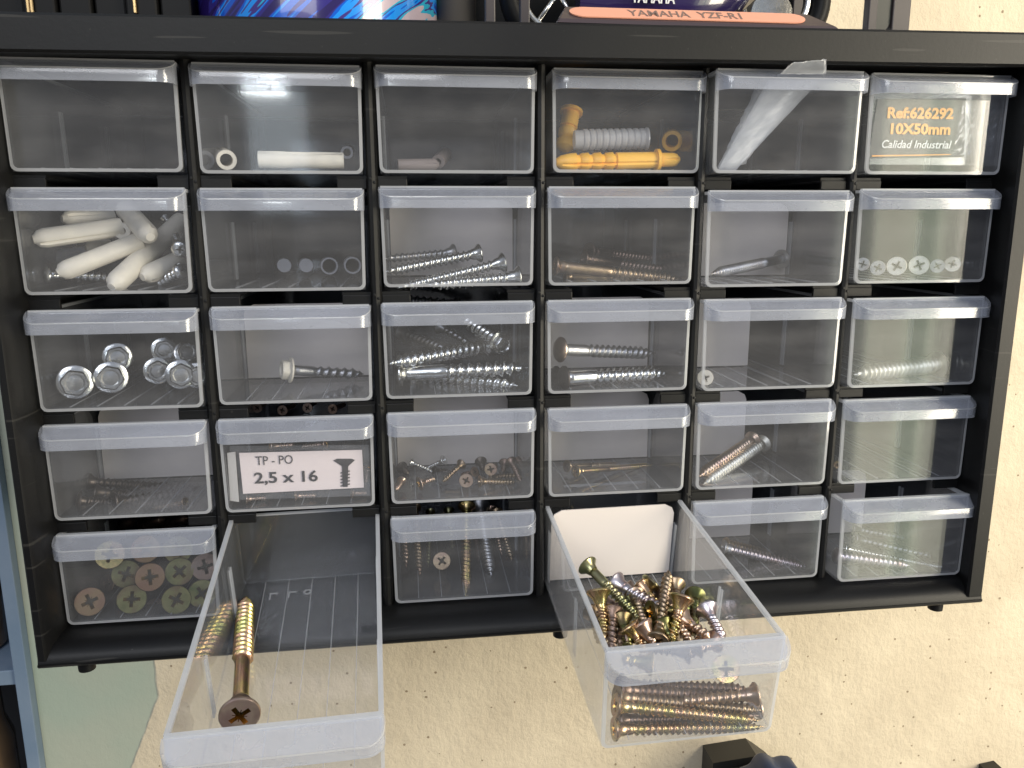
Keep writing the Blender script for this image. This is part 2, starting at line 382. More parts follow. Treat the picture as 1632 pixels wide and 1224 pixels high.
for c in range(1, 6):                  # upright dividers with a rounded front
    xc = c*PX-2.85
    bm = bmesh.new()
    extrude_z(bm, [(xc-1.9, 7), (xc-1.9, 2.4), (xc-1.2, 1.3), (xc, 0.9), (xc+1.2, 1.3), (xc+1.9, 2.4), (xc+1.9, 7), (xc+0.8, 7.6), (xc+0.8, YB-2.2), (xc-0.8, YB-2.2), (xc-0.8, 7.6)], ZB+7.7, -3.6)
    cpart('divider', bm, smooth=35)
for r in range(1, 5):                  # runners: two angled ledges per opening, front tabs with small moulding dimples
    z = -r*PZ-1.0
    for c in range(0, 7):
        xc = c*PX-2.85
        xa = xc-12.2 if c > 0 else X0+3.3
        xb = xc+12.2 if c < 6 else X1-3.1
        if c == 0: xb = xc+12.2
        if c == 6: xa = xc-12.2
        bm = bmesh.new()
        if c > 0: box(bm, xa, xc-1.95 if c < 6 else xb, 3.2, YB-2.3, z-0.9, z+0.1); box(bm, xa, xc-1.95 if c < 6 else xb, 2.6, 4.0, z-4.4, z-0.92, bevel=0.25)
        if c < 6: box(bm, xc+1.95 if c > 0 else xa, xb, 3.2, YB-2.3, z-0.9, z+0.1); box(bm, xc+1.95 if c > 0 else xa, xb, 2.6, 4.0, z-4.4, z-0.92, bevel=0.25)
        if 0 < c < 6:
            for sx_, sz_ in ((-0.6, 0.3), (0.9, -0.9)):
                tmp = bmesh.new(); lathe(tmp, [(-0.1, 0.55), (0.18, 0.5), (0.25, 0.3)], 10)
                for v in tmp.verts: v.co = Vector((xc+sx_+v.co.x, 0.95-v.co.z, z-1.2+sz_+v.co.y))
                me_ = bpy.data.meshes.new('q'); tmp.to_mesh(me_); tmp.free(); bm.from_mesh(me_); bpy.data.meshes.remove(me_)
        cpart('runner', bm)
for x in (8, 184, 344):                # little feet underneath
    bm = bmesh.new(); lathe(bm, [(-5.6, 2.0), (-5.2, 2.9), (0.0, 3.0)], 16)
    for v in bm.verts: v.co += Vector((x, -7.5, ZB))
    cpart('foot', bm, smooth=True)

# ------------------------------------------------------------------ drawers
def build_drawer_meshes():
    parts = {}
    W, H, L, T = DW, DH, DL, 1.1
    TW = 0.45                                   # each side flares by this much at the top
    # tray: side walls, floor, back, guide ribs, floor ridges
    bm = bmesh.new()
    def sheared(x0, x1, y0, y1, z0, z1, mat=0):
        n0 = len(bm.verts); box(bm, x0, x1, y0, y1, z0, z1, mat); bm.verts.ensure_lookup_table()
        for v in list(bm.verts)[n0:]:
            k = v.co.z/H
            v.co.x += (-TW if v.co.x < W/2 else TW)*k
    for a, b in ((0.15, T), (W-T, W-0.15)):
        sheared(a, b, T+0.1, L-T-0.05, T+0.03, H-1.6, 0)
        sheared(a-0.25, b+0.25, T+0.1, L-T-0.05, H-1.57, H-0.5, 1)            # the bright upper rim of each side
    box(bm, 0.2, W-0.2, T+0.1, L, 0.05, T, 0)
    sheared(0.2, W-0.2, L-T, L, T+0.03, H-4, 0)
    sheared(0.2, W-0.2, L-T, L, H-3.97, H-3.3, 1)
    for k in range(1, 6):
        x = W*k/6; box(bm, x-0.13, x+0.13, T+0.3, L-T-0.3, T+0.02, T+0.28, 2)
    for yy in (40.6, 87.2):
        for a, b in ((T+0.02, T+0.6), (W-T-0.6, W-T-0.02)):
            for q in (0, 2.0):
                sheared(a, b, yy+q, yy+q+0.95, T+0.5, H*0.68, 2)
    for x, y in ((11.5, 104), (18.5, 104)):     # moulded marks on the floor
        box(bm, x, x+0.5, y-4, y, T+0.02, T+0.3, 2); box(bm, x+0.55, x+3, y-0.5, y, T+0.02, T+0.3, 2)
    rg = [[bm.verts.new((25.7+r_*math.cos(2*PI*k/20), 103+r_*math.sin(2*PI*k/20), z_)) for k in range(20)] for r_, z_ in ((1.6, T+0.02), (1.5, T+0.4), (1.0, T+0.4), (0.9, T+0.02))]
    for A_, B_ in zip(rg, rg[1:]):
        for k in range(20): bm.faces.new((A_[k], A_[(k+1) % 20], B_[(k+1) % 20], B_[k])).material_index = 2
    parts['tray'] = (bm, [M['tray'], M['edge'], M['rib']], False)
    # front panel with bright border and rounded lower corners
    bm = bmesh.new()
    def outline(inset):
        pts = []; r = 2.3-inset*0.6
        for cx, a0 in ((W-inset-r, -90), (inset+r, 180)):
            rng = range(0, 91, 15)
            for d in rng:
                a = math.radians(a0+d); pts.append((cx+r*math.cos(a), inset+r+r*math.sin(a)))
            if a0 == -90: pts += [(W-inset+TW, H-0.9-inset*0.5), (inset-TW, H-0.9-inset*0.5)]
        return pts
    # order: lower right arc (from bottom to side), top right, top left, lower left arc
    o_, i_ = outline(0), outline(1.05)
    n = len(o_)
    fo = [bm.verts.new((x, 0.15, z)) for x, z in o_]; fi = [bm.verts.new((x, 0.0, z)) for x, z in i_]
    bo = [bm.verts.new((x, T, z)) for x, z in o_]
    bi = [bm.verts.new((x, T, z)) for x, z in i_]
    for k in range(n):
        j = (k+1) % n
        bm.faces.new((fo[k], fo[j], fi[j], fi[k])).material_index = 1
        bm.faces.new((bo[k], bo[j], bi[j], bi[k])).material_index = 0
        bm.faces.new((fo[k], fo[j], bo[j], bo[k])).material_index = 1
    bm.faces.new(fi).material_index = 0; bm.faces.new(bi).material_index = 0
    parts['front_panel'] = (bm, [M['pane'], M['edge']], False)
    # pull lip: sloping ledge and downturned skirt with rounded ends
    bm = bmesh.new()
    D, SL, TOT = 6.5, 3.4, 7.7
    xl, xr = -0.7, W+0.7
    pl = [(xl, -0.02), (xl, -1.5)]
    for k in range(1, 7):
        a = PI*0.5*k/6; pl.append((xl+5.0*(1-math.cos(a)), -1.5-(D-1.5)*math.sin(a)))
    pr = [(xr-(x-xl), y) for x, y in reversed(pl)]
    line = pl+pr
    zt = lambda y: H-0.3-SL*(-y/D)
    def ring(off, dz):
        res = []
        m = len(line)
        for i, (x, y) in enumerate(line):
            a = line[max(i-1, 0)]; b = line[min(i+1, m-1)]
            tx, ty = b[0]-a[0], b[1]-a[1]; l = math.hypot(tx, ty) or 1
            nx, ny = -ty/l, tx/l                # points inwards
            res.append((x+nx*off, min(y+ny*off, -0.02)))
        return res
    outer = ring(0, 0); inner = ring(0.8, 0)
    OT = [bm.verts.new((x, y, zt(y))) for x, y in outer]
    OM = [bm.verts.new((x, y, zt(y)-0.35)) for x, y in ring(-0.12, 0)]
    OB = [bm.verts.new((x, y, H-TOT)) for x, y in outer]
    IB = [bm.verts.new((x, y, H-TOT)) for x, y in inner]
    IT = [bm.verts.new((x, y, zt(y)-0.9)) for x, y in inner]
    BT = [bm.verts.new((x, -0.02, zt(0))) for x, y in outer]
    BB = [bm.verts.new((x, -0.02, zt(0)-0.9)) for x, y in inner]
    m = len(line)
    for i in range(m-1):
        for A, B_, mi in ((OT, OM, 1), (OM, OB, 0), (OB, IB, 1), (IB, IT, 0), (IT, BB, 0)):
            bm.faces.new((A[i], A[i+1], B_[i+1], B_[i])).material_index = mi
        if i > 0 and i < m-2: bm.faces.new((BT[i], BT[i+1], OT[i+1], OT[i])).material_index = 0
    bmesh.ops.remove_doubles(bm, verts=bm.verts, dist=0.01)
    # raised bead along the very top of the front
    box(bm, xl+0.6, xr-0.6, -0.3, T+0.2, H-0.85, H, 1)
    parts['pull_lip'] = (bm, [M['lip'], M['edge']], False)
    return parts
DP = {k: (link_mesh(k, *v)) for k, v in build_drawer_meshes().items()}
for p_ in DP['pull_lip'].data.polygons: p_.use_smooth = True
DP['pull_lip'].data.set_sharp_from_angle(angle=math.radians(28))
proto_used = [False]
SLIDE = {(1, 5): -7, (1, 6): -5, (2, 5): -2, (2, 6): -2.5, (3, 6): -2, (2, 1): -1, (3, 1): -1.5, (5, 6): -6, (5, 1): -0.5,
         (2, 3): 1.5, (3, 5): -1.5, (4, 6): 0.5, (4, 3): -0.4, (2, 2): 1.2, (3, 2): 1.0, (4, 4): 1.0, (1, 4): 1.2}
JX = {(1, 4): 1.6, (1, 5): -1.6, (1, 6): -2.0, (2, 6): -1.2, (4, 4): 0.7, (4, 6): 0.8, (2, 5): -0.6, (3, 3): -0.6, (2, 2): -0.8, (4, 2): -0.6, (5, 6): 0.3, (3, 1): 0.6}
JZ = {(1, 4): 0.5, (1, 3): 0, (2, 3): 0.8, (2, 4): 0.7, (3, 4): 0.5, (3, 3): 0.5, (2, 5): -0.6, (1, 2): -0.4, (4, 3): 0.4, (3, 6): -0.5, (4, 6): -0.7, (4, 4): -0.3}
PULL = {(5, 2): (92.7, 10.4, 2.3, 0.3), (5, 4): (81.4, 7.3, 1.3, 0.26)}   # how far out, droop, yaw, sideways
COLN = ['first', 'second', 'third', 'fourth', 'fifth', 'sixth']
DRAWER_LABEL = {
 (1, 1): 'closed empty clear drawer at the left end of the top row',
 (1, 2): 'closed clear top row drawer with a lamp glint and a white tube inside',
 (1, 3): 'closed clear drawer in the top row holding only a stub of white plug',
 (1, 4): 'closed clear drawer in the top row holding yellow wall plugs',
 (1, 5): 'clear drawer in the top row with a plastic bag poking out',
 (1, 6): 'clear drawer at the right end of the top row with orange lettering behind its front',
 (2, 1): 'clear drawer heaped with white wall plugs, left end of the second row',
 (2, 2): 'clear drawer in the second row with pale round plug ends at its lower right',
 (2, 3): 'clear drawer in the second row holding four bright zinc screws',
 (2, 4): 'clear drawer in the second row holding long bronze screws',
 (2, 5): 'clear drawer in the second row with one lone grey bolt leaning in it',
 (2, 6): 'clear drawer with six silver screw heads, right end of the second row',
 (3, 1): 'clear drawer full of hexagonal bolt heads, at the left end of the middle row',
 (3, 2): 'clear drawer in the middle row holding one hex headed lag screw',
 (3, 3): 'clear drawer in the middle row crammed with thick zinc lag screws',
 (3, 4): 'clear drawer in the middle row holding two stout round headed screws',
 (3, 5): 'clear middle row drawer with a beige card and one screw head in the corner',
 (3, 6): 'clear drawer holding a single fat screw, at the right end of the middle row',
 (4, 1): 'dim clear drawer with dark screws, at the left end of the fourth row',
 (4, 2): 'clear drawer with a 2,5 x 16 label behind its front',
 (4, 3): 'clear drawer in the fourth row with a scatter of tiny screws',
 (4, 4): 'clear drawer in the fourth row with two thin brassy screws on its floor',
 (4, 5): 'clear drawer in the fourth row with two long rosy screws lying askew',
 (4, 6): 'nearly empty clear drawer at the right end of the fourth row',
 (5, 1): 'clear drawer packed with cross slotted screw heads, left end of the bottom row',
 (5, 2): 'clear drawer pulled far out with one single long screw in it',
 (5, 3): 'clear drawer in the bottom row with screws leaning tips down',
 (5, 4): 'clear drawer pulled out and heaped with mixed golden screws',
 (5, 5): 'closed clear drawer in the bottom row with two rusty screws side by side',
 (5, 6): 'clear drawer with several pale screws, at the right end of the bottom row'}
DM = {}
for r in range(1, 6):
    for c in range(1, 7):
        e = empty('clear_drawer')
        x = (c-1)*PX+JX.get((r, c), 0); z = -r*PZ+JZ.get((r, c), 0); y = SLIDE.get((r, c), 0)
        mat = Matrix.Translation(Vector((x, y, z)))
        if (r, c) in PULL:
            s, th, yw, dx = PULL[(r, c)]; th = math.radians(th)
            mat = Matrix.Translation(Vector((x+27+dx, 0, z+0.4))) @ Matrix.Rotation(math.radians(yw), 4, 'Z') @ Matrix.Rotation(th, 4, 'X') @ Matrix.Translation(Vector((-27, -s/math.cos(th), 0)))
        DM[(r, c)] = mat
        mw = mat.copy(); mw.translation = mw.translation*MM
        e.matrix_world = mw
        tag(e, DRAWER_LABEL[(r, c)], 'drawer', 'clear plastic drawers of the cabinet')
        for k, pr_ in DP.items():
            o = pr_ if not proto_used[0] else pr_.copy()
            if proto_used[0]: col.objects.link(o)
            o.parent = e
        proto_used[0] = True

def floor_hit(u, v, rc, h):          # where the sight line meets the plane h mm above the floor of drawer rc
    m = DM[rc]; n = (m.to_3x3() @ Vector((0, 0, 1))); p0 = m @ Vector((0, 0, 1.2+h)); d = ray(u, v)
    return CAMPOS + d*((p0-CAMPOS).dot(n)/d.dot(n))

# ------------------------------------------------------------------ screws, bolts and plugs
def cross_outline(R, arm, w, n=6):
    """points of a four-armed cross seen from above, star shaped around the centre"""
    pts = []
    for q in range(4):
        a = q*PI/2
        ca, sa = math.cos(a), math.sin(a)
        for px_, py_ in ((arm, -w), (arm, w), (w*1.25, w*0.95), (w*2.15, w*1.9), (w*1.9, w*2.15), (w*0.95, w*1.25)):
            pts.append((px_*ca-py_*sa, px_*sa+py_*ca))
    return pts
def head_mesh(kind, R, r, cross=True):
    bm = bmesh.new(); n = 36
    def top_with_recess(z, Rt, depth, dome=0.0):
        cr = cross_outline(R, Rt*0.58, Rt*0.13)
        angs = [math.atan2(y, x) % (2*PI) for x, y in cr]
        # rim ring on the same angles plus extras, joined as triangles through bmesh fill
        outer = [bm.verts.new((Rt*math.cos(2*PI*k/n), Rt*math.sin(2*PI*k/n), z)) for k in range(n)]
        inner = [bm.verts.new((x, y, z+dome)) for x, y in cr]
        low = [bm.verts.new((x*0.6, y*0.6, z+dome-depth*0.7)) for x, y in cr]
        # connect: walk round both loops by angle
        order = sorted(range(len(cr)), key=lambda i: angs[i])
        oa = [2*PI*k/n for k in range(n)]; ia = [angs[i] for i in order]
        i = j = 0; I = len(order); 
        # start aligned
        while i < n or j < I:
            na = oa[i+1] if i+1 < n else 2*PI+oa[0]+(0 if i+1 == n else 9)
            nb = ia[j+1] if j+1 < I else 2*PI+ia[0]+(0 if j+1 == I else 9)
            if (na <= nb and i < n) or j >= I:
                f = (outer[i % n], outer[(i+1) % n], inner[order[j % I]]); i += 1
            else:
                f = (outer[i % n], inner[order[(j+1) % I]], inner[order[j % I]]); j += 1
            try: bm.faces.new(f)
            except ValueError: pass
        for k in range(I):
            a, b = order[k], order[(k+1) % I]
            bm.faces.new((inner[a], inner[b], low[b], low[a])).material_index = 2
        bm.faces.new([low[i] for i in order]).material_index = 1
        return outer
    def ringv(z, rr, k=n): return [bm.verts.new((rr*math.cos(2*PI*q/k), rr*math.sin(2*PI*q/k), z)) for q in range(k)]
    def join(a, b):
        k = len(a)
        for q in range(k): bm.faces.new((a[q], a[(q+1) % k], b[(q+1) % k], b[q]))
    if kind == 'csk':
        o = top_with_recess(0, R*0.96, R*0.7)
        a = ringv(-R*0.05, R); b = ringv(-R*0.16, R); c = ringv(-R*0.55, R*0.62); d = ringv(-R*1.0, r)
        join(o, a); join(a, b); join(b, c); join(c, d); bm.faces.new(d)
        hz = R*0.95
    elif kind == 'pan':
        o = top_with_recess(0, R*0.7, R*0.6, R*0.08)
        a = ringv(-R*0.12, R*0.88); b = ringv(-R*0.35, R); c = ringv(-R*0.6, R); 
        join(o, a); join(a, b); join(b, c); bm.faces.new(c); hz = R*0.6
    elif kind == 'round':
        prof = [(0.0, R*0.15), (-R*0.03, R*0.5), (-R*0.14, R*0.85), (-R*0.3, R), (-R*0.42, R), (-R*0.43, r)]
        lathe(bm, prof, n); hz = R*0.42
    else:                                   # flanged hex
        h = R*0.62; Rh = R*0.80
        lathe(bm, [(-h-R*0.16, r*1.0), (-h-R*0.15, R*1.0), (-h-R*0.02, R*1.02), (-h+R*0.06, R*0.86), (-h+R*0.07, R*0.5)], n)
        hexv = lambda z, rr: [bm.verts.new((rr*math.cos(PI/3*(q//2)+(0.09 if q % 2 else -0.09)), rr*math.sin(PI/3*(q//2)+(0.09 if q % 2 else -0.09)), z)) for q in range(12)]
        a = hexv(-h+0.02, Rh); b = hexv(-R*0.09, Rh); c = hexv(0, Rh*0.9)
        join(a, b); join(b, c)
        t1 = ringv(-0.01, Rh*0.70, 12); t2 = ringv(-R*0.13, Rh*0.60, 12); t3 = ringv(-R*0.10, Rh*0.2, 12)
        join(c, t1); join(t1, t2); join(t2, t3); bm.faces.new(t3); hz = h+R*0.15
    return bm, hz
def shank_mesh(L, r, z0, pitch, plain, tipf=0.14, n=14, pr=0.92):
    bm = bmesh.new(); rings = []
    zs = z0; step = pitch/7.0
    tstart = z0+(L-z0)*plain; tip = L-(L-z0)*tipf
    z = z0
    while z <= L+1e-6:
        ring = []
        for k in range(n):
            th = k/n
            if z < tstart: rr = r*pr
            else:
                ph = ((z/pitch)-th) % 1.0
                hgt = max(0.0, 1-abs(ph-0.5)/0.34)
                core, crest = r*0.68, r*1.08
                fade = min(1.0, (z-tstart)/(pitch*0.8))
                if z > tip:
                    f = 1-(z-tip)/(L-tip); core *= max(0.06, f); crest *= max(0.08, f**0.75)
                rr = core+(crest-core)*hgt*fade
                if fade < 1: rr = r*pr*(1-fade)+rr*fade
            ring.append(bm.verts.new((rr*math.cos(2*PI*th), rr*math.sin(2*PI*th), -z)))
        rings.append(ring)
        z += step if z >= tstart-step else min(pitch, max(step, tstart-z))
    for a, b in zip(rings, rings[1:]):
        for k in range(n): bm.faces.new((a[k], a[(k+1) % n], b[(k+1) % n], b[k]))
    bm.faces.new(rings[0]); bm.faces.new(rings[-1])
    return bm
mesh_cache = {}
def scr_parts(head, R, r, L, pitch, plain, mat, hmat):
    key = (head, R, r, round(L/4)*4 or 4, pitch, plain, mat, hmat)
    if key in mesh_cache: return mesh_cache[key], key[3]
    Lq = key[3]
    hb, hz = head_mesh(head, R, r)
    h = link_mesh('head', hb, [M[hmat], M['recess'], M['glint'] if hmat in ('olive', 'maroon', 'gold', 'green', 'rose') else M[hmat]], None, 40)
    s = link_mesh('threaded_shank', shank_mesh(Lq, r, hz*0.97, pitch, plain, pr=0.92 if r < 3.4 else 0.74), M[mat], None, 'all')
    me = (h.data, s.data)
    for o in (h, s): bpy.data.objects.remove(o)
    mesh_cache[key] = me
    return me, Lq
def screw(P1, P2, label, mat='zinc', head='csk', R=3.6, r=1.8, pitch=2.0, plain=0.0, hmat=None, name='screw', cat='screw', group=None, roll=None, scale_to=True):
    """P1: centre of the head's top, P2: the tip (mm)"""
    P1, P2 = Vector(P1), Vector(P2); L = (P2-P1).length
    (hm, sm), Lq = scr_parts(head, R, r, L, pitch, plain, mat, hmat or mat)
    e = empty(name); k = L/Lq
    q = (P1-P2).to_track_quat('Z', 'Y').to_matrix().to_4x4() @ Matrix.Rotation(random.uniform(0, 6.28) if roll is None else roll, 4, 'Z')
    s = Matrix.Diagonal((1, 1, k, 1))
    e.matrix_world = Matrix.Translation(P1*MM) @ q @ s
    tag(e, label, cat, group)
    for nm, me in (('head', hm), ('threaded_shank', sm)):
        o = bpy.data.objects.new(nm, me); col.objects.link(o); o.parent = e
    return e
def facing(P, away, L):              # helper: a tip L mm from head P in direction away
    return Vector(P)+Vector(away).normalized()*L
def plug(P1, P2, label, mat, r, kind='smooth', name='wall_plug', group=None, hole=0.5, roll=None):
    """plastic wall plug from its mouth P1 to its closed end P2"""
    P1, P2 = Vector(P1), Vector(P2); L = (P2-P1).length
    bm = bmesh.new(); prof = [(-0.6*L, r*hole*0.9), (-0.02*L, r*hole)]
    if kind == 'ribbed':
        prof += [(0, r*hole), (0, r*1.28), (-1.2, r*1.28), (-1.3, r*0.95), (-L*0.42, r*0.98)]
        z = L*0.42; k = 0
        while z < L*0.88:
            prof += [(-z-0.1, r*0.80), (-z-1.4, r*0.82), (-z-1.5, r*1.05), (-z-4.0, r*0.98)]; z += 4.6; k += 1
        prof += [(-L*0.95, r*0.8), (-L, r*0.45)]
    elif kind == 'coarse':
        prof += [(0, r*hole), (0, r*1.05), (-0.6, r*1.1), (-1.0, r)]
        z = 1.6
        while z < L-3: prof += [(-z, r*0.92), (-z-0.3, r*1.02), (-z-1.6, r*1.0), (-z-1.8, r*0.92)]; z += 2.4
        prof += [(-L, r*0.9)]
    elif kind == 'tube':
        prof += [(0, r*hole), (0, r*0.97), (-0.3, r), (-L*0.3, r), (-L*0.31, r*0.96), (-L*0.6, r*0.95), (-L*0.61, r*0.98), (-L+0.3, r*0.96), (-L, r*0.9)]
    else:
        prof += [(0, r*hole), (0, r*0.96), (-0.5, r), (-L+r*1.1, r), (-L+r*0.5, r*0.85), (-L+r*0.2, r*0.5), (-L+0.1, r*0.42), (-L, r*0.2)]
    lathe(bm, prof, 28, slot=(-L*0.9, -L*0.3, 0.72, 0) if kind != 'coarse' else None)
    o = link_mesh(name, bm, M[mat], None, 40)
    q = (P1-P2).to_track_quat('Z', 'Y').to_matrix().to_4x4() @ Matrix.Rotation(random.uniform(0, 6.28) if roll is None else roll, 4, 'Z')
    o.matrix_world = Matrix.Translation(P1*MM) @ q
    tag(o, label, 'wall plug', group)
    return o
# ------------------------------------------------------------------ contents of the drawers
def S(h, t, label, **k):             # h, t = (u, v, depth) of head and tip
    return screw(at(*h), at(*t), label, **k)
def card(rc, ydist, label, h=30.5, w=50.5, tiltd=0, matname='card', x0=1.9):
    bm = bmesh.new(); c = 4
    pts = [(x0, 0), (x0+w, 0), (x0+w, h-c), (x0+w-1, h-c*0.4), (x0+w-c, h), (x0+c, h), (x0+1, h-c*0.4), (x0, h-c)]
    a = [bm.verts.new((x, 0, z)) for x, z in pts]; b = [bm.verts.new((x, 0.5, z)) for x, z in pts]
    n = len(pts)
    for i in range(n): bm.faces.new((a[i], a[(i+1) % n], b[(i+1) % n], b[i]))
    bm.faces.new(a); bm.faces.new(b)
    o = link_mesh('divider_card', bm, M[matname])
    mw = DM[rc] @ Matrix.Translation(Vector((0, ydist, 1.5))) @ Matrix.Rotation(math.radians(tiltd), 4, 'X')
    mw.translation *= MM; o.matrix_world = mw
    tag(o, label, 'card', 'pale cards standing at the back of drawers'); return o
card((5, 4), 89, 'bright white card at the back of the drawer heaped with golden screws', h=31.5)
card((3, 5), 43.5, 'beige card showing brightly behind the screw head in the middle row', h=30, w=36, x0=1.6)
card((4, 4), 42.5, 'pale card behind the two thin brassy screws')
card((3, 4), 45, 'pale card behind the two stout round headed screws')
card((4, 5), 41.8, 'pale card behind the two long rosy screws', w=36, h=29)
card((5, 5), 43, 'pale card behind the two rusty screws of the bottom row', w=42)
card((4, 3), 43, 'greyish card behind the scatter of tiny screws')
card((4, 1), 43, 'greyish card behind the dark screws at the left of the fourth row')
card((3, 2), 43, 'greyish card behind the lone hex headed lag screw')
card((2, 3), 43, 'greyish card behind the four bright zinc screws')
card((2, 5), 43, 'greyish card behind the lone grey bolt of the second row')
card((5, 6), 46, 'greyish card behind the pale screws of the right bottom drawer', w=36)

# -- top row
plug(at(361, 255, 9), at(352, 248, 45), 'white plug seen end on as a ring, in the second drawer of the top row', 'nylon', 3.5, hole=0.62, group=None)
plug(at(327, 255, 14), at(322, 250, 50), 'faint white plug ring in the corner left of the brighter ring', 'greynylon', 3.2, hole=0.6)
plug(at(412, 254, 7), at(548, 256, 9), 'long white tube lying on the floor of a top row drawer', 'nylon', 2.9, kind='tube', hole=0.7)
plug(at(553, 243, 30), at(556, 240, 60), 'dark holed plug end behind the long white tube', 'greynylon', 2.4, hole=0.6)
plug(at(634, 263, 22), at(700, 262, 24), 'pale stub of plug lying flat in the almost empty top row drawer', 'dimnylon', 2.2)
plug(at(698, 258, 26), at(712, 244, 40), 'short upright pale plug beside the flat stub', 'dimnylon', 2.6)
plug(at(1050, 255, 7.5), at(886, 259, 6.5), 'bright yellow ribbed wall plug lying along the front of its drawer', 'yellow', 3.15, kind='ribbed', hole=0.55, group='yellow wall plugs')
screw_tip = plug(at(1052, 255, 8), at(1083, 254.5, 8.5), 'rounded yellow stub end poking out of the long yellow plug collar', 'yellow', 2.6, group='yellow wall plugs')
plug(at(911, 176, 30), at(899, 240, 24), 'yellow wall plug standing on end at the left of its drawer', 'yellow', 3.5, kind='ribbed', hole=0.6, group='yellow wall plugs')
plug(at(1071, 225, 22), at(1074, 215, 60), 'yellow plug seen end on as a ring above the long plug tip', 'yellow', 4.0, hole=0.62, group='yellow wall plugs')
plug(at(1032, 221, 17), at(915, 223, 18), 'milky white ribbed plug lying behind the long yellow one', 'softwhite', 3.9, kind='coarse', hole=0.7)

# plastic bag poking out of the fifth drawer
def crumple(name, corners, nu, nv, amp, mat, seed=0, thick=0.15):
    rnd = random.Random(seed)
    A, B, C, D = [Vector(p) for p in corners]       # A-B bottom, D-C top
    nrm = (B-A).cross(D-A).normalized()
    bm = bmesh.new(); g = []
    waves = [(rnd.uniform(2, 9), rnd.uniform(-7, 7), rnd.uniform(0, 6.28), rnd.uniform(0.3, 1)) for _ in range(7)]
    for j in range(nv+1):
        row = []
        for i in range(nu+1):
            u, v = i/nu, j/nv
            p = (A*(1-u)+B*u)*(1-v)+(D*(1-u)+C*u)*v
            d = sum(w*abs(math.sin(a*u*3.1+b*v*3.1+c)) for a, b, c, w in waves)/7+rnd.uniform(-0.12, 0.12)
            row.append(bm.verts.new(p+nrm*(d-0.4)*amp))
        g.append(row)
    for j in range(nv):
        for i in range(nu): bm.faces.new((g[j][i], g[j][i+1], g[j+1][i+1], g[j+1][i]))
    bmesh.ops.solidify(bm, geom=bm.faces[:], thickness=thick)
    return bm
bm = bmesh.new()
for cs, am, sd, nu, nv in (
    ([at(1143, 272, -5.2), at(1172, 272, -5.0), at(1314, 121, -4.2), at(1228, 121, -4.2)], 1.6, 3, 8, 22),
    ([at(1142, 268, -3), at(1186, 262, 1), at(1290, 122, 4), at(1212, 124, 3)], 3.5, 4, 8, 20),
    ([at(1228, 121, -4.2), at(1314, 121, -4.2), at(1317, 118, -14.8), at(1243, 118, -14.5)], 0.3, 6, 10, 3),
    ([at(1243, 118, -14.5), at(1317, 118, -14.8), at(1317, 94, -18.5), at(1262, 100, -18.0)], 1.0, 9, 12, 8)):
    b2 = crumple('x', cs, nu, nv, am, None, seed=sd)
    me_ = bpy.data.meshes.new('q'); b2.to_mesh(me_); b2.free(); bm.from_mesh(me_); bpy.data.meshes.remove(me_)
bagobj = link_mesh('plastic_bag', bm, M['film'], smooth='all')
tag(bagobj, 'crumpled clear bag sticking out over the lip of a top row drawer', 'plastic bag')

# bag with printed header in the sixth drawer
M['orange'] = principled('orange_print', (0.90, 0.40, 0.06), 0.5)
M['white_print'] = principled('white_print', (0.72, 0.72, 0.70), 0.5)
M['darkcard'] = principled('dark_header_card', (0.045, 0.044, 0.04), 0.45)
def quad_slab(P, t, name, mat, parent=None, push=None):
    bm = bmesh.new(); P = [Vector(p) for p in P]; n = (P[1]-P[0]).cross(P[3]-P[0]).normalized()
    if n.y < 0: n = -n
    a = [bm.verts.new(p) for p in P]; b = [bm.verts.new(p+n*t) for p in P]
    for i in range(4): bm.faces.new((a[i], a[(i+1) % 4], b[(i+1) % 4], b[i]))
    bm.faces.new(a); bm.faces.new(b)
    return link_mesh(name, bm, mat, parent)
YL = -2.4
bag = quad_slab([at(1386, 262, YL+1.6), at(1590, 264, YL+2.4), at(1604, 150, YL+2.4), at(1392, 146, YL+1.6)], 0.3, 'plastic_bag', M['bagfilm'])
tag(bag, 'clear bag with a dark printed header card in the last top row drawer', 'plastic bag')
hc = quad_slab([at(1384, 252, YL+1.0), at(1536, 250, YL+1.2), at(1540, 156, YL+1.2), at(1399, 158, YL+1.0)], 0.3, 'header_card', M['darkcard'], bag)
fl = bm = crumple('x', [at(1518, 247, YL+0.3), at(1582, 247, YL+0.5), at(1592, 162, YL+0.5), at(1535, 162, YL+0.3)], 16, 20, 1.0, None, seed=5)
link_mesh('folded_film', bm, M['bagfilm'], bag)
def tx(s, u0, v0, u1, v1, y, mat, parent, bold=0, shear=0, name='lettering'):
    """text whose box spans photo corners lower-left (u0,v0) to upper-right (u1,v1) on the plane y"""
    a = at(u0, v0, y); b = at(u1, v0 + 0, y); c = at(u0, v1, y)
    return text_on(name, s, a, (1, 0, 0), (0, 0, 1), (b-a).x, (c-a).z, mat, parent, bold, shear)
tx('Ref:626292', 1414, 189, 1519, 170, YL+0.7, M['orange'], hc, bold=0.035)
tx('10X50mm', 1419, 214, 1514, 196, YL+0.7, M['orange'], hc, bold=0.035)
tx('Calidad Industrial', 1405, 236, 1516, 223, YL+0.7, M['white_print'], hc, bold=0.012, shear=0.22)
o = quad_slab([at(1390, 249.5, YL+0.7), at(1515, 247, YL+0.7), at(1515, 245.6, YL+0.7), at(1390, 247.5, YL+0.7)], 0.1, 'printed_rule', M['orange'], hc)

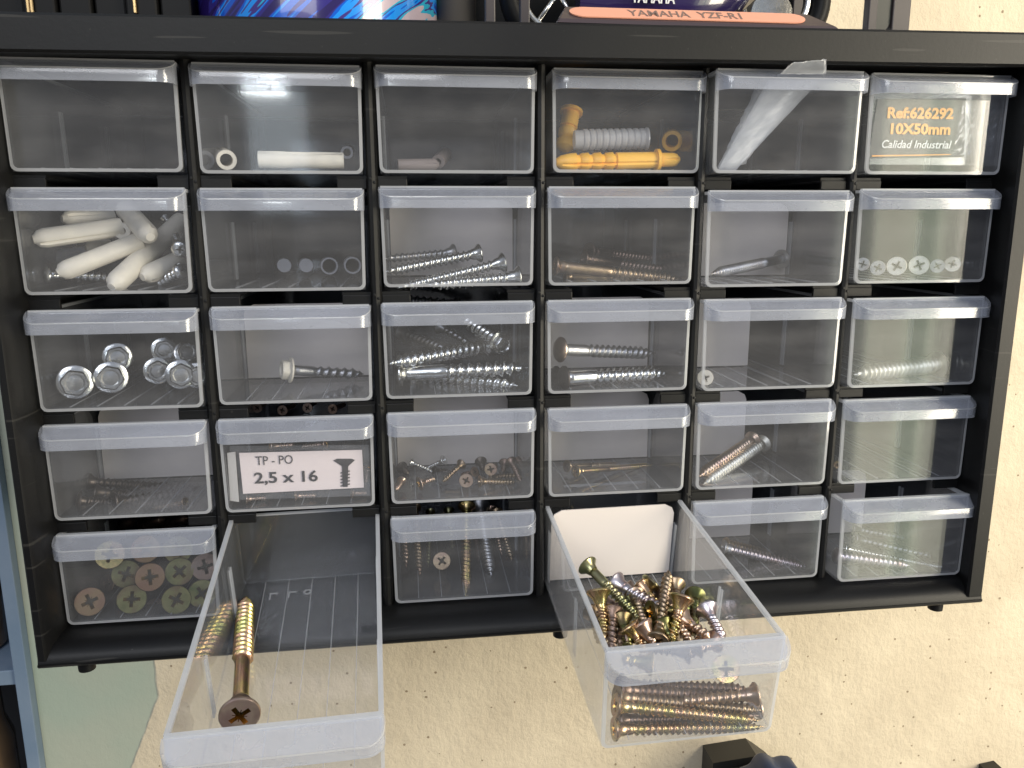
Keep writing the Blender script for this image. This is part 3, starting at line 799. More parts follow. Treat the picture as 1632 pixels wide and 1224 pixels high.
# -- second row
G = 'white plugs heaped in the second row'
plug(at(194, 362, 22), at(52, 382, 8), 'long ivory plug across the upper left of the heap, tip at the left wall', 'nylon', 3.4, group=G)
plug(at(180, 346, 34), at(98, 349, 22), 'short ivory plug at the very top of the heap under the lip', 'nylon', 3.0, group=G)
plug(at(200, 334, 30), at(240, 378, 8), 'stubby ivory plug pointing down and right at the top middle of the heap', 'nylon', 3.6, group=G)
plug(at(224, 384, 20), at(91, 436, 6), 'slotted white plug slanting through the middle of the heap', 'nylon', 3.3, group=G, roll=1.3)
plug(at(290, 352, 40), at(177, 458, 5), 'longest white plug leaning from upper right down to the drawer floor', 'nylon', 3.7, group=G, roll=0.2)
plug(at(292, 412, 26), at(226, 442, 12), 'short white plug low in the right corner of the heap', 'nylon', 3.5, group=G)
plug(at(175, 392, 30), at(136, 396, 24), 'small half hidden plug in the centre of the heap', 'nylon', 2.6, group=G)
plug(at(194, 368, 19), at(215, 366, 40), 'plug showing its star shaped mouth beside the long ivory one', 'nylon', 3.0, group=G, hole=0.45)
plug(at(150, 404, 40), at(86, 414, 32), 'greyish plug behind the slotted one at the left', 'greynylon', 3.4, group=G)
S((70, 438, 12), (178, 441, 26), 'shiny zinc screw under the heap of white plugs, head at the left', mat='zinc', R=3.2, r=1.9, pitch=2.4, head='round', plain=0.1)
S((268, 352, 50), (285, 392, 22), 'zinc screw standing in the upper right of the plug heap', mat='zinc', R=3.0, r=1.9, pitch=2.2)
S((287, 398, 14), (294, 370, 40), 'round zinc screw head near the right wall above the corner plug', mat='zinc', R=3.2, r=1.8, pitch=2.2, head='pan')
S((292, 430, 12), (250, 452, 22), 'zinc bolt lying in the right corner under the plug heap', mat='zinc', R=3.0, r=2.0, pitch=2.2, head='pan')
for (u, v, r_, ho, lb) in [(453, 423, 2.8, 0.05, 'solid round plug end, leftmost of the four in the row'), (488, 423, 2.8, 0.05, 'solid round plug end, second of the four in the row'),
                           (525, 424, 3.5, 0.8, 'ring shaped plug end, third of the four in the row'), (562, 423, 3.5, 0.8, 'ring shaped plug end against the right drawer wall')]:
    plug(at(u, v, 42), at(u-3, v-2, 80), lb, 'greynylon', r_, hole=ho, group='pale plug ends in the second row')
G = 'bright zinc screws in the second row'
S((724, 402, 34), (612, 413, 26), 'hindmost zinc screw with a rusty patch, top of its heap', mat='dull', R=3.4, r=1.7, pitch=2.2, group=G)
S((765, 403, 20), (612, 434, 12), 'zinc screw second from the top, head raised at the centre right', mat='zinc', R=3.6, r=2.1, pitch=2.3, group=G)
S((803, 418, 14), (632, 460, 7), 'zinc screw third from the top with a flared head', mat='zinc', R=3.8, r=2.1, pitch=2.3, group=G)
S((828, 441, 9), (682, 455, 6), 'lowest zinc screw lying nearest the floor with its head by the right wall', mat='zinc', R=4.1, r=2.4, pitch=2.5, group=G)
G = 'bronze screws in the second row'
S((884, 424, 8), (1087, 446, 13), 'long bronze screw in front with a smooth shank', mat='bronze', R=3.6, r=2.4, pitch=2.1, plain=0.38, group=G)
S((900, 440, 16), (1075, 446, 20), 'lowest bronze screw mostly hidden below the front one', mat='bronze', R=2.6, r=1.5, pitch=1.9, plain=0.3, group=G)
S((938, 400, 40), (1060, 414, 62), 'dim bronze screw at the back of the heap', mat='brown', R=3.6, r=1.9, pitch=2.0, plain=0.2, group=G)
S((930, 412, 30), (1078, 432, 44), 'dark bronze screw between the front one and the back one', mat='brown', R=3.0, r=1.8, pitch=2.0, plain=0.3, group=G)
S((1249, 412, 36), (1132, 437, 12), 'lone grey bolt leaning against the back in the second row', mat='dull', R=4.0, r=2.2, pitch=1.4, plain=0.25, head='round')
G = 'row of silver screw heads in the second row'
for i, (u, v, R_, lb) in enumerate([(1375, 421, 2.6, 'small dark screw head tucked in the left corner of the row'), (1399, 427, 2.9, 'second silver screw head of the row, half shaded'),
        (1429, 424, 3.7, 'large bright silver screw head third from the left'), (1464.6, 422.6, 3.8, 'largest silver screw head in the middle of the row'),
        (1494, 424, 2.7, 'small brownish silver screw head fifth from the left'), (1518, 421, 3.0, 'silver screw head at the right end of the row')]):
    S((u, v, 5+i % 2), (u+2, v-7, 40), lb, mat='zinc', hmat='satin' if i in (2, 3, 5) else 'dull', R=R_, r=1.7, pitch=2.0, group=G)

# -- middle row
G = 'hexagonal bolts in the middle row'
for (u, v, yy, R_, t, lb) in [(119, 611, 4, 5.9, (126, 590, 48), 'bright hex bolt head at the far left of the heap'), (176, 603, 7, 5.6, (184, 585, 50), 'gold tinged hex bolt head second from the left'),
        (187, 570, 17, 5.1, (190, 560, 60), 'hex bolt head resting on top of the gold tinged one'), (252, 592, 15, 4.9, (244, 576, 60), 'dull hex bolt head left of the brightest right hand one'),
        (289, 598, 5, 5.2, (280, 582, 48), 'bright hex bolt head by the right wall of its drawer'), (262, 558, 30, 4.7, (256, 552, 70), 'shadowed hex bolt head at the top right of the heap'),
        (315, 600, 8, 4.6, (300, 580, 46), 'hex bolt cut off by the right wall of its drawer'), (62, 606, 24, 5.0, (90, 592, 66), 'dim hex bolt head in the left corner'),
        (300, 560, 26, 4.4, (262, 590, 56), 'hex bolt leaning in the upper right corner of its drawer')]:
    S((u, v, yy), t, lb, mat='zinc', head='hex', R=R_, r=2.6, pitch=2.4, name='hex_bolt', cat='bolt', group=G)
S((448, 589, 22), (580, 596, 34), 'single lag screw with a pale hex head in the middle row', mat='dull', hmat='nylon', head='hex', R=4.9, r=2.2, pitch=3.1, plain=0.28)
G = 'thick zinc lag screws in the middle row'
S((775, 552, 40), (618, 580, 7), 'thick zinc lag screw pointing left from the middle of the heap', mat='zinc', R=3.8, r=3.1, pitch=3.4, group=G)
S((632, 596, 14), (841, 586, 8), 'thick zinc lag screw pointing right with its head at the left wall', mat='zinc', R=4.6, r=3.1, pitch=3.5, plain=0.32, head='round', group=G)
S((660, 596, 34), (826, 615, 6), 'lowest thick zinc lag screw pointing right along the floor', mat='zinc', R=3.8, r=2.9, pitch=3.3, group=G)
S((804, 551, 14), (740, 510, 40), 'zinc lag screw with a square shouldered hex head at the top right', mat='zinc', head='hex', R=4.8, r=2.9, pitch=3.2, group=G)
S((640, 530, 60), (712, 558, 34), 'dark lag screw slanting at the upper left of the heap', mat='dull', R=3.6, r=2.0, pitch=2.8, group=G)
S((700, 520, 66), (768, 560, 50), 'thin dark screw slanting behind the thick ones', mat='dull', R=3.4, r=1.6, pitch=2.6, group=G)
S((728, 486, 70), (636, 478, 64), 'coarse screw visible in the gap above the crowded drawer', mat='dull', R=3.6, r=2.6, pitch=3.2, group=G)
G = 'stout round headed screws in the middle row'
S((887, 557, 12), (1044, 563, 26), 'upper stout screw with a rust coloured round head', mat='dull', hmat='rose', head='round', R=5.0, r=2.6, pitch=2.7, plain=0.25, group=G)
S((893, 603, 6), (1064, 594, 16), 'lower stout screw with a dark round head', mat='zinc', hmat='dark', head='round', R=4.9, r=3.0, pitch=2.9, plain=0.25, group=G)
S((882, 600, 20), (1062, 588, 38), 'stout screw mostly hidden behind the lower one', mat='dark', head='round', R=4.2, r=2.1, pitch=2.5, plain=0.3, group=G)
S((1124, 602, 4), (1128, 596, 40), 'pale cross slotted screw head alone in the lower left corner beside the beige card', mat='zinc', hmat='nylon', R=3.1, r=1.6, pitch=2.0)
S((1500, 580, 16), (1360, 597, 8), 'single fat silver screw pointing left in the last drawer of the middle row', mat='satin', hmat='satin', R=5.6, r=3.6, pitch=2.2, head='round')

# -- fourth row
G = 'dark screws in the left fourth row drawer'
for i, (h, t, lb) in enumerate([((121, 798, 14), (315, 806, 30), 'front dark screw with a round head at the left'), ((150, 785, 24), (322, 795, 34), 'dark screw just behind the front one'),
        ((140, 768, 32), (326, 780, 38), 'uppermost dark screw of the heap'), ((312, 790, 30), (180, 772, 37), 'dark screw pointing left with its head at the right wall'),
        ((180, 800, 16), (318, 782, 36), 'dark screw crossing the others at a slant'), ((296, 800, 12), (240, 812, 20), 'tiny reddish screw near the right front corner')]):
    S(h, t, lb, mat='dark' if i < 5 else 'rose', R=3.8 if i < 5 else 1.8, r=2.1 if i < 5 else 0.9, pitch=2.2, head='round' if i == 0 else 'csk', group=G)
G = 'tiny screws scattered in the fourth row'
tiny = [((743, 766, 6), (741, 757, 24), 'rose', 2.75, 1.2, 'tiny rosy screw facing out with a dark cross slot'),
 ((764, 767, 10), (822, 768, 14), 'bronze', 2.3, 1.3, 'tiny bronze screw lying right of the rosy facing one'),
 ((668, 771, 9), (693, 762, 12), 'rose', 2.7, 1.2, 'tiny rosy screw with a dark head, left of the facing one'),
 ((655, 737, 34), (690, 752, 30), 'zinc', 2.0, 0.9, 'tiny bright screw at the upper left of the scatter'),
 ((708, 733, 30), (677, 748, 34), 'zinc', 2.2, 0.9, 'tiny bright screw with a flared head leaning left'),
 ((736, 739, 24), (705, 768, 14), 'bronze', 2.2, 1.1, 'tiny bronze screw slanting down to the left from the centre'),
 ((782, 748, 18), (790, 742, 34), 'bronze', 2.6, 1.1, 'tiny bronze screw facing out above the lying one'),
 ((766, 735, 36), (770, 750, 30), 'dark', 2.6, 1.2, 'tiny blackish screw head behind the others in the centre'),
 ((814, 734, 22), (830, 767, 12), 'brown', 2.4, 1.2, 'tiny brown screw leaning at the right of the scatter'),
 ((805, 737, 36), (800, 756, 30), 'brown', 2.6, 1.1, 'tiny brown screw head behind the leaning right hand one'),
 ((640, 766, 14), (631, 780, 5), 'rose', 1.9, 1.2, 'tiny red screw in the lower left corner of the scatter'),
 ((640, 744, 36), (650, 756, 30), 'dark', 2.5, 1.2, 'tiny dark screw against the left wall'),
 ((780, 760, 22), (828, 757, 24), 'bronze', 2.2, 1.1, 'tiny bronze screw lying behind the front lying one'),
 ((757, 752, 20), (735, 757, 26), 'brown', 2.2, 1.0, 'tiny brown screw just behind the rosy facing one'),
 ((826, 732, 37), (834, 750, 32), 'brown', 2.3, 1.1, 'tiny brown screw in the far right corner'),
 ((690, 748, 34), (720, 752, 37), 'dark', 2.2, 1.0, 'tiny dark screw lying behind the bright leaning one')]
for h, t, m_, R_, r_, lb in tiny:
    S(h, t, lb, mat=m_, R=R_, r=r_, pitch=1.3, group=G)
G = 'thin brassy screws in the fourth row'
S((917, 751, 14), (1043, 741, 36), 'front brassy screw, the longer and brighter of the two', mat='gold', hmat='gold', R=2.6, r=1.25, pitch=1.4, plain=0.35, group=G)
S((903, 743, 24), (990, 740, 38), 'rear brassy screw, half hidden left of the brighter one', mat='bronze', R=2.6, r=1.25, pitch=1.4, plain=0.35, group=G)
G = 'long rosy screws in the fourth row'
S((1200, 700, 36), (1113, 760, 8), 'upper long rosy screw leaning to the back', mat='rose', R=3.8, r=2.5, pitch=1.9, plain=0.0, group=G)
S((1216, 706, 37), (1120, 772, 6), 'lower long rosy screw with a pale tip, lying to the right of the other', mat='satin', R=4.0, r=2.6, pitch=1.9, plain=0.0, group=G)
S((1248, 632, 112), (1262, 640, 90), 'dark screw head seen in the gap above the long rosy screws', mat='bronze', R=3.6, r=1.8, pitch=2)
S((1335, 741, 8), (1334, 728, 16), 'tiny bright screw at the left wall of the nearly empty fourth row drawer', mat='zinc', hmat='gold', R=1.7, r=0.9, pitch=1.2)

# small bag with printed label in the second drawer of the fourth row
M['label'] = principled('printed_label', (0.80, 0.70, 0.68), 0.6)
M['ink'] = principled('ink', (0.035, 0.035, 0.04), 0.6)
Y2 = 3.2
bag2 = quad_slab([at(372, 797, Y2+1.2), at(590, 790, Y2+1.2), at(588, 709, Y2+1.2), at(366, 711, Y2+1.2)], 0.3, 'plastic_bag', M['bagfilm'])
tag(bag2, 'small clear bag of screws behind the 2,5 x 16 label', 'plastic bag')
lab = quad_slab([at(387.5, 787, Y2), at(580, 777, Y2), at(577, 717, Y2), at(381, 722, Y2)], 0.3, 'printed_label', M['label'], bag2)
def sl(P0, P1, P2_, s, w, h, bold, name='lettering'):
    a, b, c = at(*P0), at(*P1), at(*P2_)
    return text_on(name, s, a, (b-a), (c-a), (b-a).length, (c-a).length, M['ink'], lab, bold)
sl((408, 741.5, Y2-0.25), (467, 739, Y2-0.25), (407, 727.5, Y2-0.25), 'TP - PO', 0, 0, 0.0)
sl((406, 774, Y2-0.25), (507, 770, Y2-0.25), (404.5, 753, Y2-0.25), '2,5 x 16', 0, 0, 0.02)
bm = bmesh.new()                       # printed picture of a screw
def q4(pts):
    a = [bm.verts.new(at(u, v, Y2-0.1)) for u, v in pts]; b = [bm.verts.new(at(u, v, Y2-0.25)) for u, v in pts]; n = len(pts)
    for i in range(n): bm.faces.new((a[i], a[(i+1) % n], b[(i+1) % n], b[i]))
    bm.faces.new(a); bm.faces.new(b)
q4([(531, 734), (537, 731), (560, 731), (566, 733), (555, 743), (554, 776), (546, 776), (545, 743)])
for k in range(5): q4([(542.5, 753+k*5.2), (557.5, 749.5+k*5.2), (557.8, 751.5+k*5.2), (542.8, 755+k*5.2)])
link_mesh('printed_picture', bm, M['ink'], lab)
o = quad_slab([at(367, 798, Y2+0.2), at(381, 800, Y2+0.2), at(375, 720, Y2+0.2), at(362, 722, Y2+0.2)], 0.2, 'paper_strip', principled('grey_paper', (0.5, 0.48, 0.46), 0.7), bag2)
G = 'small screws behind the printed label'
ptxt = ['at the top edge of', 'just under the top edge of', 'right of', 'at the left below', 'under', 'at the right below']
pk = [((430, 712, 8), (470, 709, 12)), ((520, 708, 8), (480, 713, 12)), ((586, 745, 8), (584, 770, 10)), ((392, 795, 6), (425, 793, 8)), ((470, 790, 6), (505, 789, 8)), ((560, 786, 6), (585, 785, 8))]
for (h, t), w_ in zip(pk, ptxt):
    S(h, t, 'small rusty screw showing '+w_+' the 2,5 x 16 label', mat='rose', R=1.9, r=1.0, pitch=1.2, group=G)
gap = [(410, 650, 60, 425, 640, 80), (450, 654, 50, 470, 645, 70), (490, 650, 60, 505, 640, 80), (530, 652, 55, 550, 644, 70), (565, 645, 60, 572, 652, 50)]
for k, g_ in enumerate(gap):
    S(g_[:3], g_[3:], ['first', 'second', 'third', 'fourth', 'fifth'][k]+' dark screw from the left in the gap above the 2,5 x 16 drawer', mat='brown', R=2.2, r=1.1, pitch=1.3, group='dark screws in the gap above the label')

# -- bottom row
G = 'cross slotted screw heads packed in the bottom row'
for i, (u, v, yy, m_, t, lb) in enumerate([
 (143, 959, 4, 'maroon', (160, 940, 55), 'rosy screw head alone at the lower left'), (210, 955, 4, 'olive', (214, 940, 55), 'green tinged screw head at the bottom, second from the left'),
 (281, 956, 4, 'olive', (276, 940, 55), 'green tinged screw head at the bottom, third from the left'), (322, 946, 9, 'olive', (306, 936, 55), 'screw head at the bottom right against the wall'),
 (239, 920, 5, 'maroon', (236, 905, 55), 'golden screw head in the centre of the packed heads'), (201, 915, 13, 'olive', (206, 900, 60), 'greenish screw head left of the central golden one'),
 (286, 911, 11, 'olive', (282, 900, 60), 'green screw head right of the central golden one'), (327, 903, 14, 'brown', (315, 893, 60), 'brownish screw head near the right wall, middle height'),
 (175, 884, 10, 'gold', (190, 878, 60), 'pale golden screw head under the lip at the left'), (232, 875, 13, 'maroon', (234, 870, 60), 'lilac screw head under the lip in the middle'),
 (284, 876, 15, 'olive', (281, 870, 60), 'green screw head under the lip at the right')]):
    S((u, v, yy), t, lb, mat=m_, hmat=m_, R=5.3, r=2.3, pitch=2.4, group=G, roll=0.3+i*1.1)
S((170, 930, 26), (240, 925, 46), 'brown screw lying behind the packed heads at the left', mat='brown', R=3.6, r=2.0, pitch=2.2, group=G)
S((248, 968, 18), (300, 930, 50), 'rosy screw showing low between the two green tinged heads', mat='rose', R=3.6, r=2.0, pitch=2.2, group=G)
for k, (u, v, u2, v2) in enumerate([(190, 838, 210, 832), (232, 836, 262, 828), (270, 833, 300, 826)]):
    S((u, v, 70), (u2, v2, 40), ['left', 'middle', 'right'][k]+' dim screw in the gap above the packed heads', mat='brown', R=3.6, r=1.9, pitch=2.2, group='dim screws above the packed heads')
# the single long screw in the far pulled drawer
h = floor_hit(382, 1141, (5, 2), 7.0); t = floor_hit(392, 950, (5, 2), 1.2)
big = screw(h, t, 'single long golden screw with a big rosy head in the far pulled drawer', mat='brightgold', hmat='rose', R=6.2, r=3.4, pitch=2.5, plain=0.33, roll=0.5)
M['steel_dark'] = coated_metal('dark_shank', [(0.22, 0.17, 0.13), (0.34, 0.27, 0.2)], 0.35)
G = 'screws leaning tips down in the third bottom drawer'
for (h, t, m_, r_, lb) in [((642, 812, 60), (647.5, 903, 30), 'rose', 1.35, 'leftmost leaning screw, rosy and thin'), ((661, 808, 58), (669, 917, 24), 'bronze', 1.6, 'second leaning screw from the left, bronze'),
 ((686, 815, 66), (682, 905, 34), 'green', 1.2, 'thin greenish leaning screw beside the facing head'), ((744, 806, 48), (742, 951, 8), 'gold', 2.1, 'long golden screw reaching lowest in the centre'),
 ((755, 830, 70), (763, 896, 40), 'brown', 1.5, 'brown leaning screw between the golden and the pale tipped one'), ((765, 806, 56), (783, 919, 18), 'dull', 2.4, 'thick grey screw with a pale tip'),
 ((783, 812, 70), (800, 885, 40), 'rose', 1.5, 'rosy leaning screw right of the thick grey one'), ((792, 816, 60), (816, 894, 32), 'bronze', 1.6, 'rightmost leaning screw, bronze'),
 ((715, 812, 74), (722, 880, 56), 'green', 1.4, 'green screw half hidden behind the facing head')]:
    S(h, t, lb, mat=m_, R=r_*1.9, r=r_, pitch=1.9, group=G)
S((704, 894, 22), (708, 880, 60), 'brown screw head facing out among the leaning screws', mat='bronze', hmat='bronze', R=3.7, r=1.8, pitch=2, group=G)
G = 'rusty screws side by side in the fifth bottom drawer'
S((1152, 872, 18), (1285, 904, 12), 'front rusty screw with the longer pale tip', mat='lilac', R=3.2, r=2.3, pitch=1.7, group=G, hmat='dull')
S((1156, 866, 30), (1270, 894, 34), 'rear rusty screw just above the front one', mat='bronze', R=3.0, r=2.2, pitch=1.7, group=G)
G = 'pale screws in the right bottom drawer'
S((1345, 874, 16), (1514, 907, 3), 'bright silver screw pointing to the lower right', mat='zinc', R=2.8, r=1.5, pitch=1.5, group=G)
S((1328, 885, 4), (1450, 901, 0), 'thick brownish screw at the lower left', mat='lilac', R=3.4, r=2.6, pitch=2.0, head='round', group=G)
S((1362, 858, 24), (1508, 892, 14), 'middle slender screw with a dotted glint along its thread', mat='dull', R=2.8, r=1.4, pitch=2.2, group=G)
S((1358, 842, 40), (1460, 861, 34), 'uppermost slender screw at the back', mat='dull', R=2.8, r=1.4, pitch=2.2, group=G)

# the heap in the pulled fourth drawer: head and tip by photo place and height above the drawer floor
G = 'mixed golden screws heaped in the pulled drawer'
RC4 = (5, 4)
def H(h, t, label, **k):
    return screw(floor_hit(h[0], h[1], RC4, h[2]), floor_hit(t[0], t[1], RC4, t[2]), label, group=G, **k)
heap = [
 ((935, 900, 20), (1022, 990, 12), 'green', 4.0, 2.0, 'greenish screw with its head highest at the left against the white card'),
 ((954, 941, 21), (966, 1022, 9), 'gold', 4.4, 1.9, 'golden screw with a shining flared head at the left wall'),
 ((980, 928, 16), (1056, 972, 15), 'lilac', 4.2, 2.2, 'thick dusty grey screw lying across the top of the heap'),
 ((1022, 934, 12), (1046, 962, 10), 'gold', 3.9, 1.9, 'dark headed screw just behind the dusty grey one'),
 ((1040, 928, 13), (1016, 956, 8), 'green', 4.3, 1.9, 'silvery green head at the very back of the heap'),
 ((1047, 1022, 12), (1066, 908, 20), 'bronze', 4.0, 2.0, 'brown screw standing with its tip pointing up to the card'),
 ((1087, 951, 21), (1068, 1030, 9), 'gold', 4.4, 2.0, 'golden screw with a bright head at the right of the heap'),
 ((976, 972, 15), (975, 1040, 9), 'brown', 3.8, 1.9, 'brown headed screw pointing at the viewer, left of the centre'),
 ((1000, 997, 15), (1030, 1040, 8), 'gold', 4.2, 1.9, 'bright rosy gold head near the front left of the heap'),
 ((1021, 995, 15), (1048, 1034, 10), 'rose', 4.1, 1.9, 'rosy conical head right of the bright rosy gold one'),
 ((1085, 984, 11), (1132, 1018, 10), 'rose', 3.9, 2.0, 'rosy threaded screw slanting down to the right'),
 ((1126, 970, 13), (1152, 1020, 10), 'lilac', 4.2, 2.0, 'lilac threaded screw beside the right drawer wall'),
 ((1006, 955, 12), (1040, 1010, 8), 'green', 3.8, 1.9, 'green threaded screw under the dusty grey one'),
 ((963, 1000, 8), (1018, 960, 10), 'brown', 3.8, 1.9, 'brown screw low in the left of the heap'),
 ((1085, 1010, 8), (1020, 985, 9), 'bronze', 3.8, 1.9, 'bronze screw crossing under the standing brown one'),
 ((1112, 1000, 6), (1050, 985, 6), 'brown', 3.8, 1.9, 'brown screw deep at the right under the rosy threaded one'),
 ((1066, 976, 10), (1100, 1024, 9), 'rose', 3.8, 1.9, 'rosy screw between the bright headed and the rosy threaded ones'),
 ((990, 1020, 10), (1055, 1010, 9), 'brown', 3.8, 1.9, 'brown screw near the front left under the rosy heads'),
 ((1100, 1040, 8), (1010, 1030, 8), 'bronze', 3.8, 1.9, 'bronze screw just behind the front panel of the pulled drawer'),
 ((1060, 948, 10), (1030, 990, 9), 'brown', 3.9, 1.9, 'dark screw filling the middle of the heap'),
 ((960, 960, 6), (1010, 975, 6), 'brown', 3.8, 1.9, 'dark screw at the bottom left of the heap'),
 ((1000, 940, 5), (1060, 960, 5), 'brown', 3.8, 1.9, 'dark screw at the bottom back of the heap'),
 ((1012, 948, 14), (1030, 1006, 12), 'bronze', 4.0, 1.9, 'bronze screw leaning left of the standing brown one'),
 ((1075, 930, 15), (1086, 1000, 10), 'bronze', 3.9, 1.9, 'bronze headed screw standing just right of the upturned brown tip'),
 ((1108, 948, 9), (1104, 1014, 9), 'olive', 3.9, 1.9, 'olive screw upright between the bright gold head and the right wall'),
 ((990, 985, 13), (1002, 1034, 10), 'olive', 3.9, 1.9, 'olive screw upright near the front left'),
 ((1056, 992, 13), (1078, 1038, 9), 'olive', 3.9, 1.9, 'olive headed screw near the front centre'),
 ((1118, 1030, 11), (1060, 1030, 10), 'bronze', 3.8, 1.9, 'bronze screw lying level along the inside of the front'),
 ((945, 975, 8), (958, 1026, 6), 'bronze', 3.8, 1.9, 'bronze screw upright in the left corner below the flared golden head'),
 ((1036, 975, 15), (1100, 968, 13), 'olive', 3.9, 1.9, 'olive screw lying level across the back of the heap'),
 ((1140, 1022, 8), (1090, 1045, 8), 'rose', 3.8, 1.9, 'rosy screw in the front right corner of the heap'),
]
for h, t, m_, R_, r_, lb in heap: H(h, t, lb, mat=m_, R=R_*1.02, r=r_*1.0, pitch=2.0, plain=0.05 if m_ != 'green' else 0.25)
# the ones lying across right behind the front panel
def front_local(u, v, yl):           # sight line onto a plane yl mm behind the front of the pulled drawer
    m = DM[RC4]; n = m.to_3x3() @ Vector((0, 1, 0)); p0 = m @ Vector((0, yl, 0)); d = ray(u, v)
    return CAMPOS + d*((p0-CAMPOS).dot(n)/d.dot(n))
rows = [((978, 1162, 5), (1218, 1158, 5), 'gold', 'lowest crosswise screw behind the front panel'),
        ((980, 1124, 5.5), (1212, 1148, 5), 'gold', 'bright crosswise screw second from the bottom'),
        ((982, 1110, 8), (1214, 1132, 9), 'bronze', 'crosswise screw third from the bottom'),
        ((985, 1098, 10), (1206, 1112, 11), 'brown', 'crosswise screw fourth from the bottom'),
        ((984, 1148, 9), (1210, 1140, 9), 'brown', 'shaded crosswise screw between the two bright ones'),
        ((990, 1092, 14), (1196, 1098, 14), 'brown', 'topmost crosswise screw behind the front panel'),
        ((1206, 1106, 6), (1080, 1118, 8), 'rose', 'reddish crosswise screw with its head at the right'),
        ((1210, 1128, 13), (1060, 1140, 14), 'rose', 'reddish screw hidden low behind the bright crosswise one')]
for h, t, m_, lb in rows:
    screw(front_local(*h), front_local(*t), lb, mat=m_, R=3.6, r=2.0, pitch=2.0, plain=0.04, group=G)
screw(front_local(1157, 1066, 3.5+2), front_local(1150, 1060, 30), 'screw head facing out behind the lip of the pulled drawer', mat='gold', R=4.2, r=1.9, pitch=1.9, group=G)
screw(front_local(1040, 1058, 9), front_local(970+20, 1050, 12), 'short golden screw tip just under the lip of the pulled drawer', mat='gold', R=3.6, r=1.9, pitch=1.9, group=G)
S((905, 805, 60), (912, 812, 30), 'golden screw heads left inside the opening above the pulled drawer', mat='gold', R=3.0, r=1.5, pitch=1.8)

# ------------------------------------------------------------------ things on top of the cabinet
ZC = ZT+0.3
def can_material():
    m, N, L = new_mat('printed_can')
    out = N.new('ShaderNodeOutputMaterial'); b = N.new('ShaderNodeBsdfPrincipled'); L.new(b.outputs[0], out.inputs[0])
    b.inputs['Roughness'].default_value = 0.18; b.inputs['Coat Weight'].default_value = 0.6
    t = N.new('ShaderNodeTexCoord'); mp = N.new('ShaderNodeMapping')
    mp.inputs['Rotation'].default_value = (0, math.radians(-48), 0); mp.inputs['Scale'].default_value = (1, 1, 1)
    L.new(t.outputs['Object'], mp.inputs[0])
    n = N.new('ShaderNodeTexNoise'); n.inputs['Scale'].default_value = 2.2; n.inputs['Detail'].default_value = 3; n.inputs['Distortion'].default_value = 0.1
    ms = N.new('ShaderNodeMapping'); ms.inputs['Scale'].default_value = (75, 12, 5); L.new(mp.outputs[0], ms.inputs[0])
    L.new(ms.outputs[0], n.inputs['Vector'])
    r = N.new('ShaderNodeValToRGB'); e = r.color_ramp.elements; r.color_ramp.interpolation = 'CONSTANT'
    e[0].position = 0; e[0].color = (0.02, 0.01, 0.10, 1); e[1].position = 0.64; e[1].color = (0.55, 0.45, 0.5, 1)
    for p_, c_ in ((0.42, (0.03, 0.02, 0.20, 1)), (0.47, (0.0, 0.10, 0.60, 1)), (0.53, (0.01, 0.28, 0.85, 1)), (0.57, (0.05, 0.03, 0.22, 1)), (0.60, (0.02, 0.40, 0.62, 1))):
        q = e.new(p_); q.color = c_
    L.new(n.outputs[0], r.inputs[0]); L.new(r.outputs[0], b.inputs['Base Color'])
    return m
bm = bmesh.new(); lathe(bm, [(0, 44), (1.2, 46.5), (110, 46.5), (113, 44)], 64)
can = link_mesh('printed_can', bm, can_material(), smooth=40); can.location = Vector((97, 60, ZC))*MM
tag(can, 'glossy can with slanting blue, cyan and purple strokes on top of the cabinet', 'can')
bm = bmesh.new()
for k in range(11):
    x = -64+k*11.6; box(bm, x, x+10.9, 22+(k % 3)*1.5, 60, 0, 70, bevel=0.8)
bl = link_mesh('tool_case', bm, M['black2']); bl.location = Vector((-10, 12, ZC))*MM
tag(bl, 'black ribbed case standing left of the blue can', 'case')
M['brassy'] = principled('brass_clasp', (0.6, 0.42, 0.2), 0.3, 1.0)
for (u, w_) in ((45, 1.2), (51, 1.2), (215, 1.2)):
    p_ = at(u, 6, 33.4); bm = bmesh.new(); box(bm, -w_/2, w_/2, -0.8, 0, -3.4, 7, bevel=0.3)
    o = link_mesh('clasp', bm, M['brassy'], bl); o.location = (p_-Vector((-10, 12, ZC)))*MM
bm = bmesh.new(); lathe(bm, [(0, 8.2), (1, 9), (85, 9), (86, 8)], 28)
o = link_mesh('cardboard_tube', bm, principled('dark_felt', (0.055, 0.05, 0.045), 0.85), smooth=40); o.location = Vector((151, 66, ZC))*MM
tag(o, 'dull dark grey tube standing right of the blue can', 'tube')
# open black rack with the model motorcycle on its display base
rack = empty('display_rack', (245, 60, ZC)); tag(rack, 'open black plastic rack around the model motorcycle', 'rack')
def rpart(name, bm, mat):
    o = link_mesh(name, bm, mat, rack); o.matrix_parent_inverse = Matrix.Translation(rack.location).inverted(); return o
M['rack'] = principled('rack_plastic', (0.045, 0.036, 0.036), 0.45)
bm = bmesh.new(); box(bm, 150, 317, 0, 90, ZC, ZC+2.2, bevel=0.4); rpart('rack_base', bm, M['rack'])
for x, y in ((158, 4), (171, 10), (299.5, 4), (309, 4), (158, 84), (309, 84)):
    bm = bmesh.new(); w_ = 3.4 if x < 305 else 7; box(bm, x, x+w_, y, y+4, ZC+2.2, ZC+90, bevel=0.4); rpart('rack_post', bm, M['rack'])
bm = bmesh.new(); box(bm, 162, 312.8, 86, 89, ZC+2.2, ZC+90); rpart('rack_back', bm, M['black2'])
bm = bmesh.new(); extrude_y_ = [(303.2, ZC+2.3), (305.4, ZC+2.3), (308.8, ZC+7.5), (308.8, ZC+90), (303.2, ZC+90)]
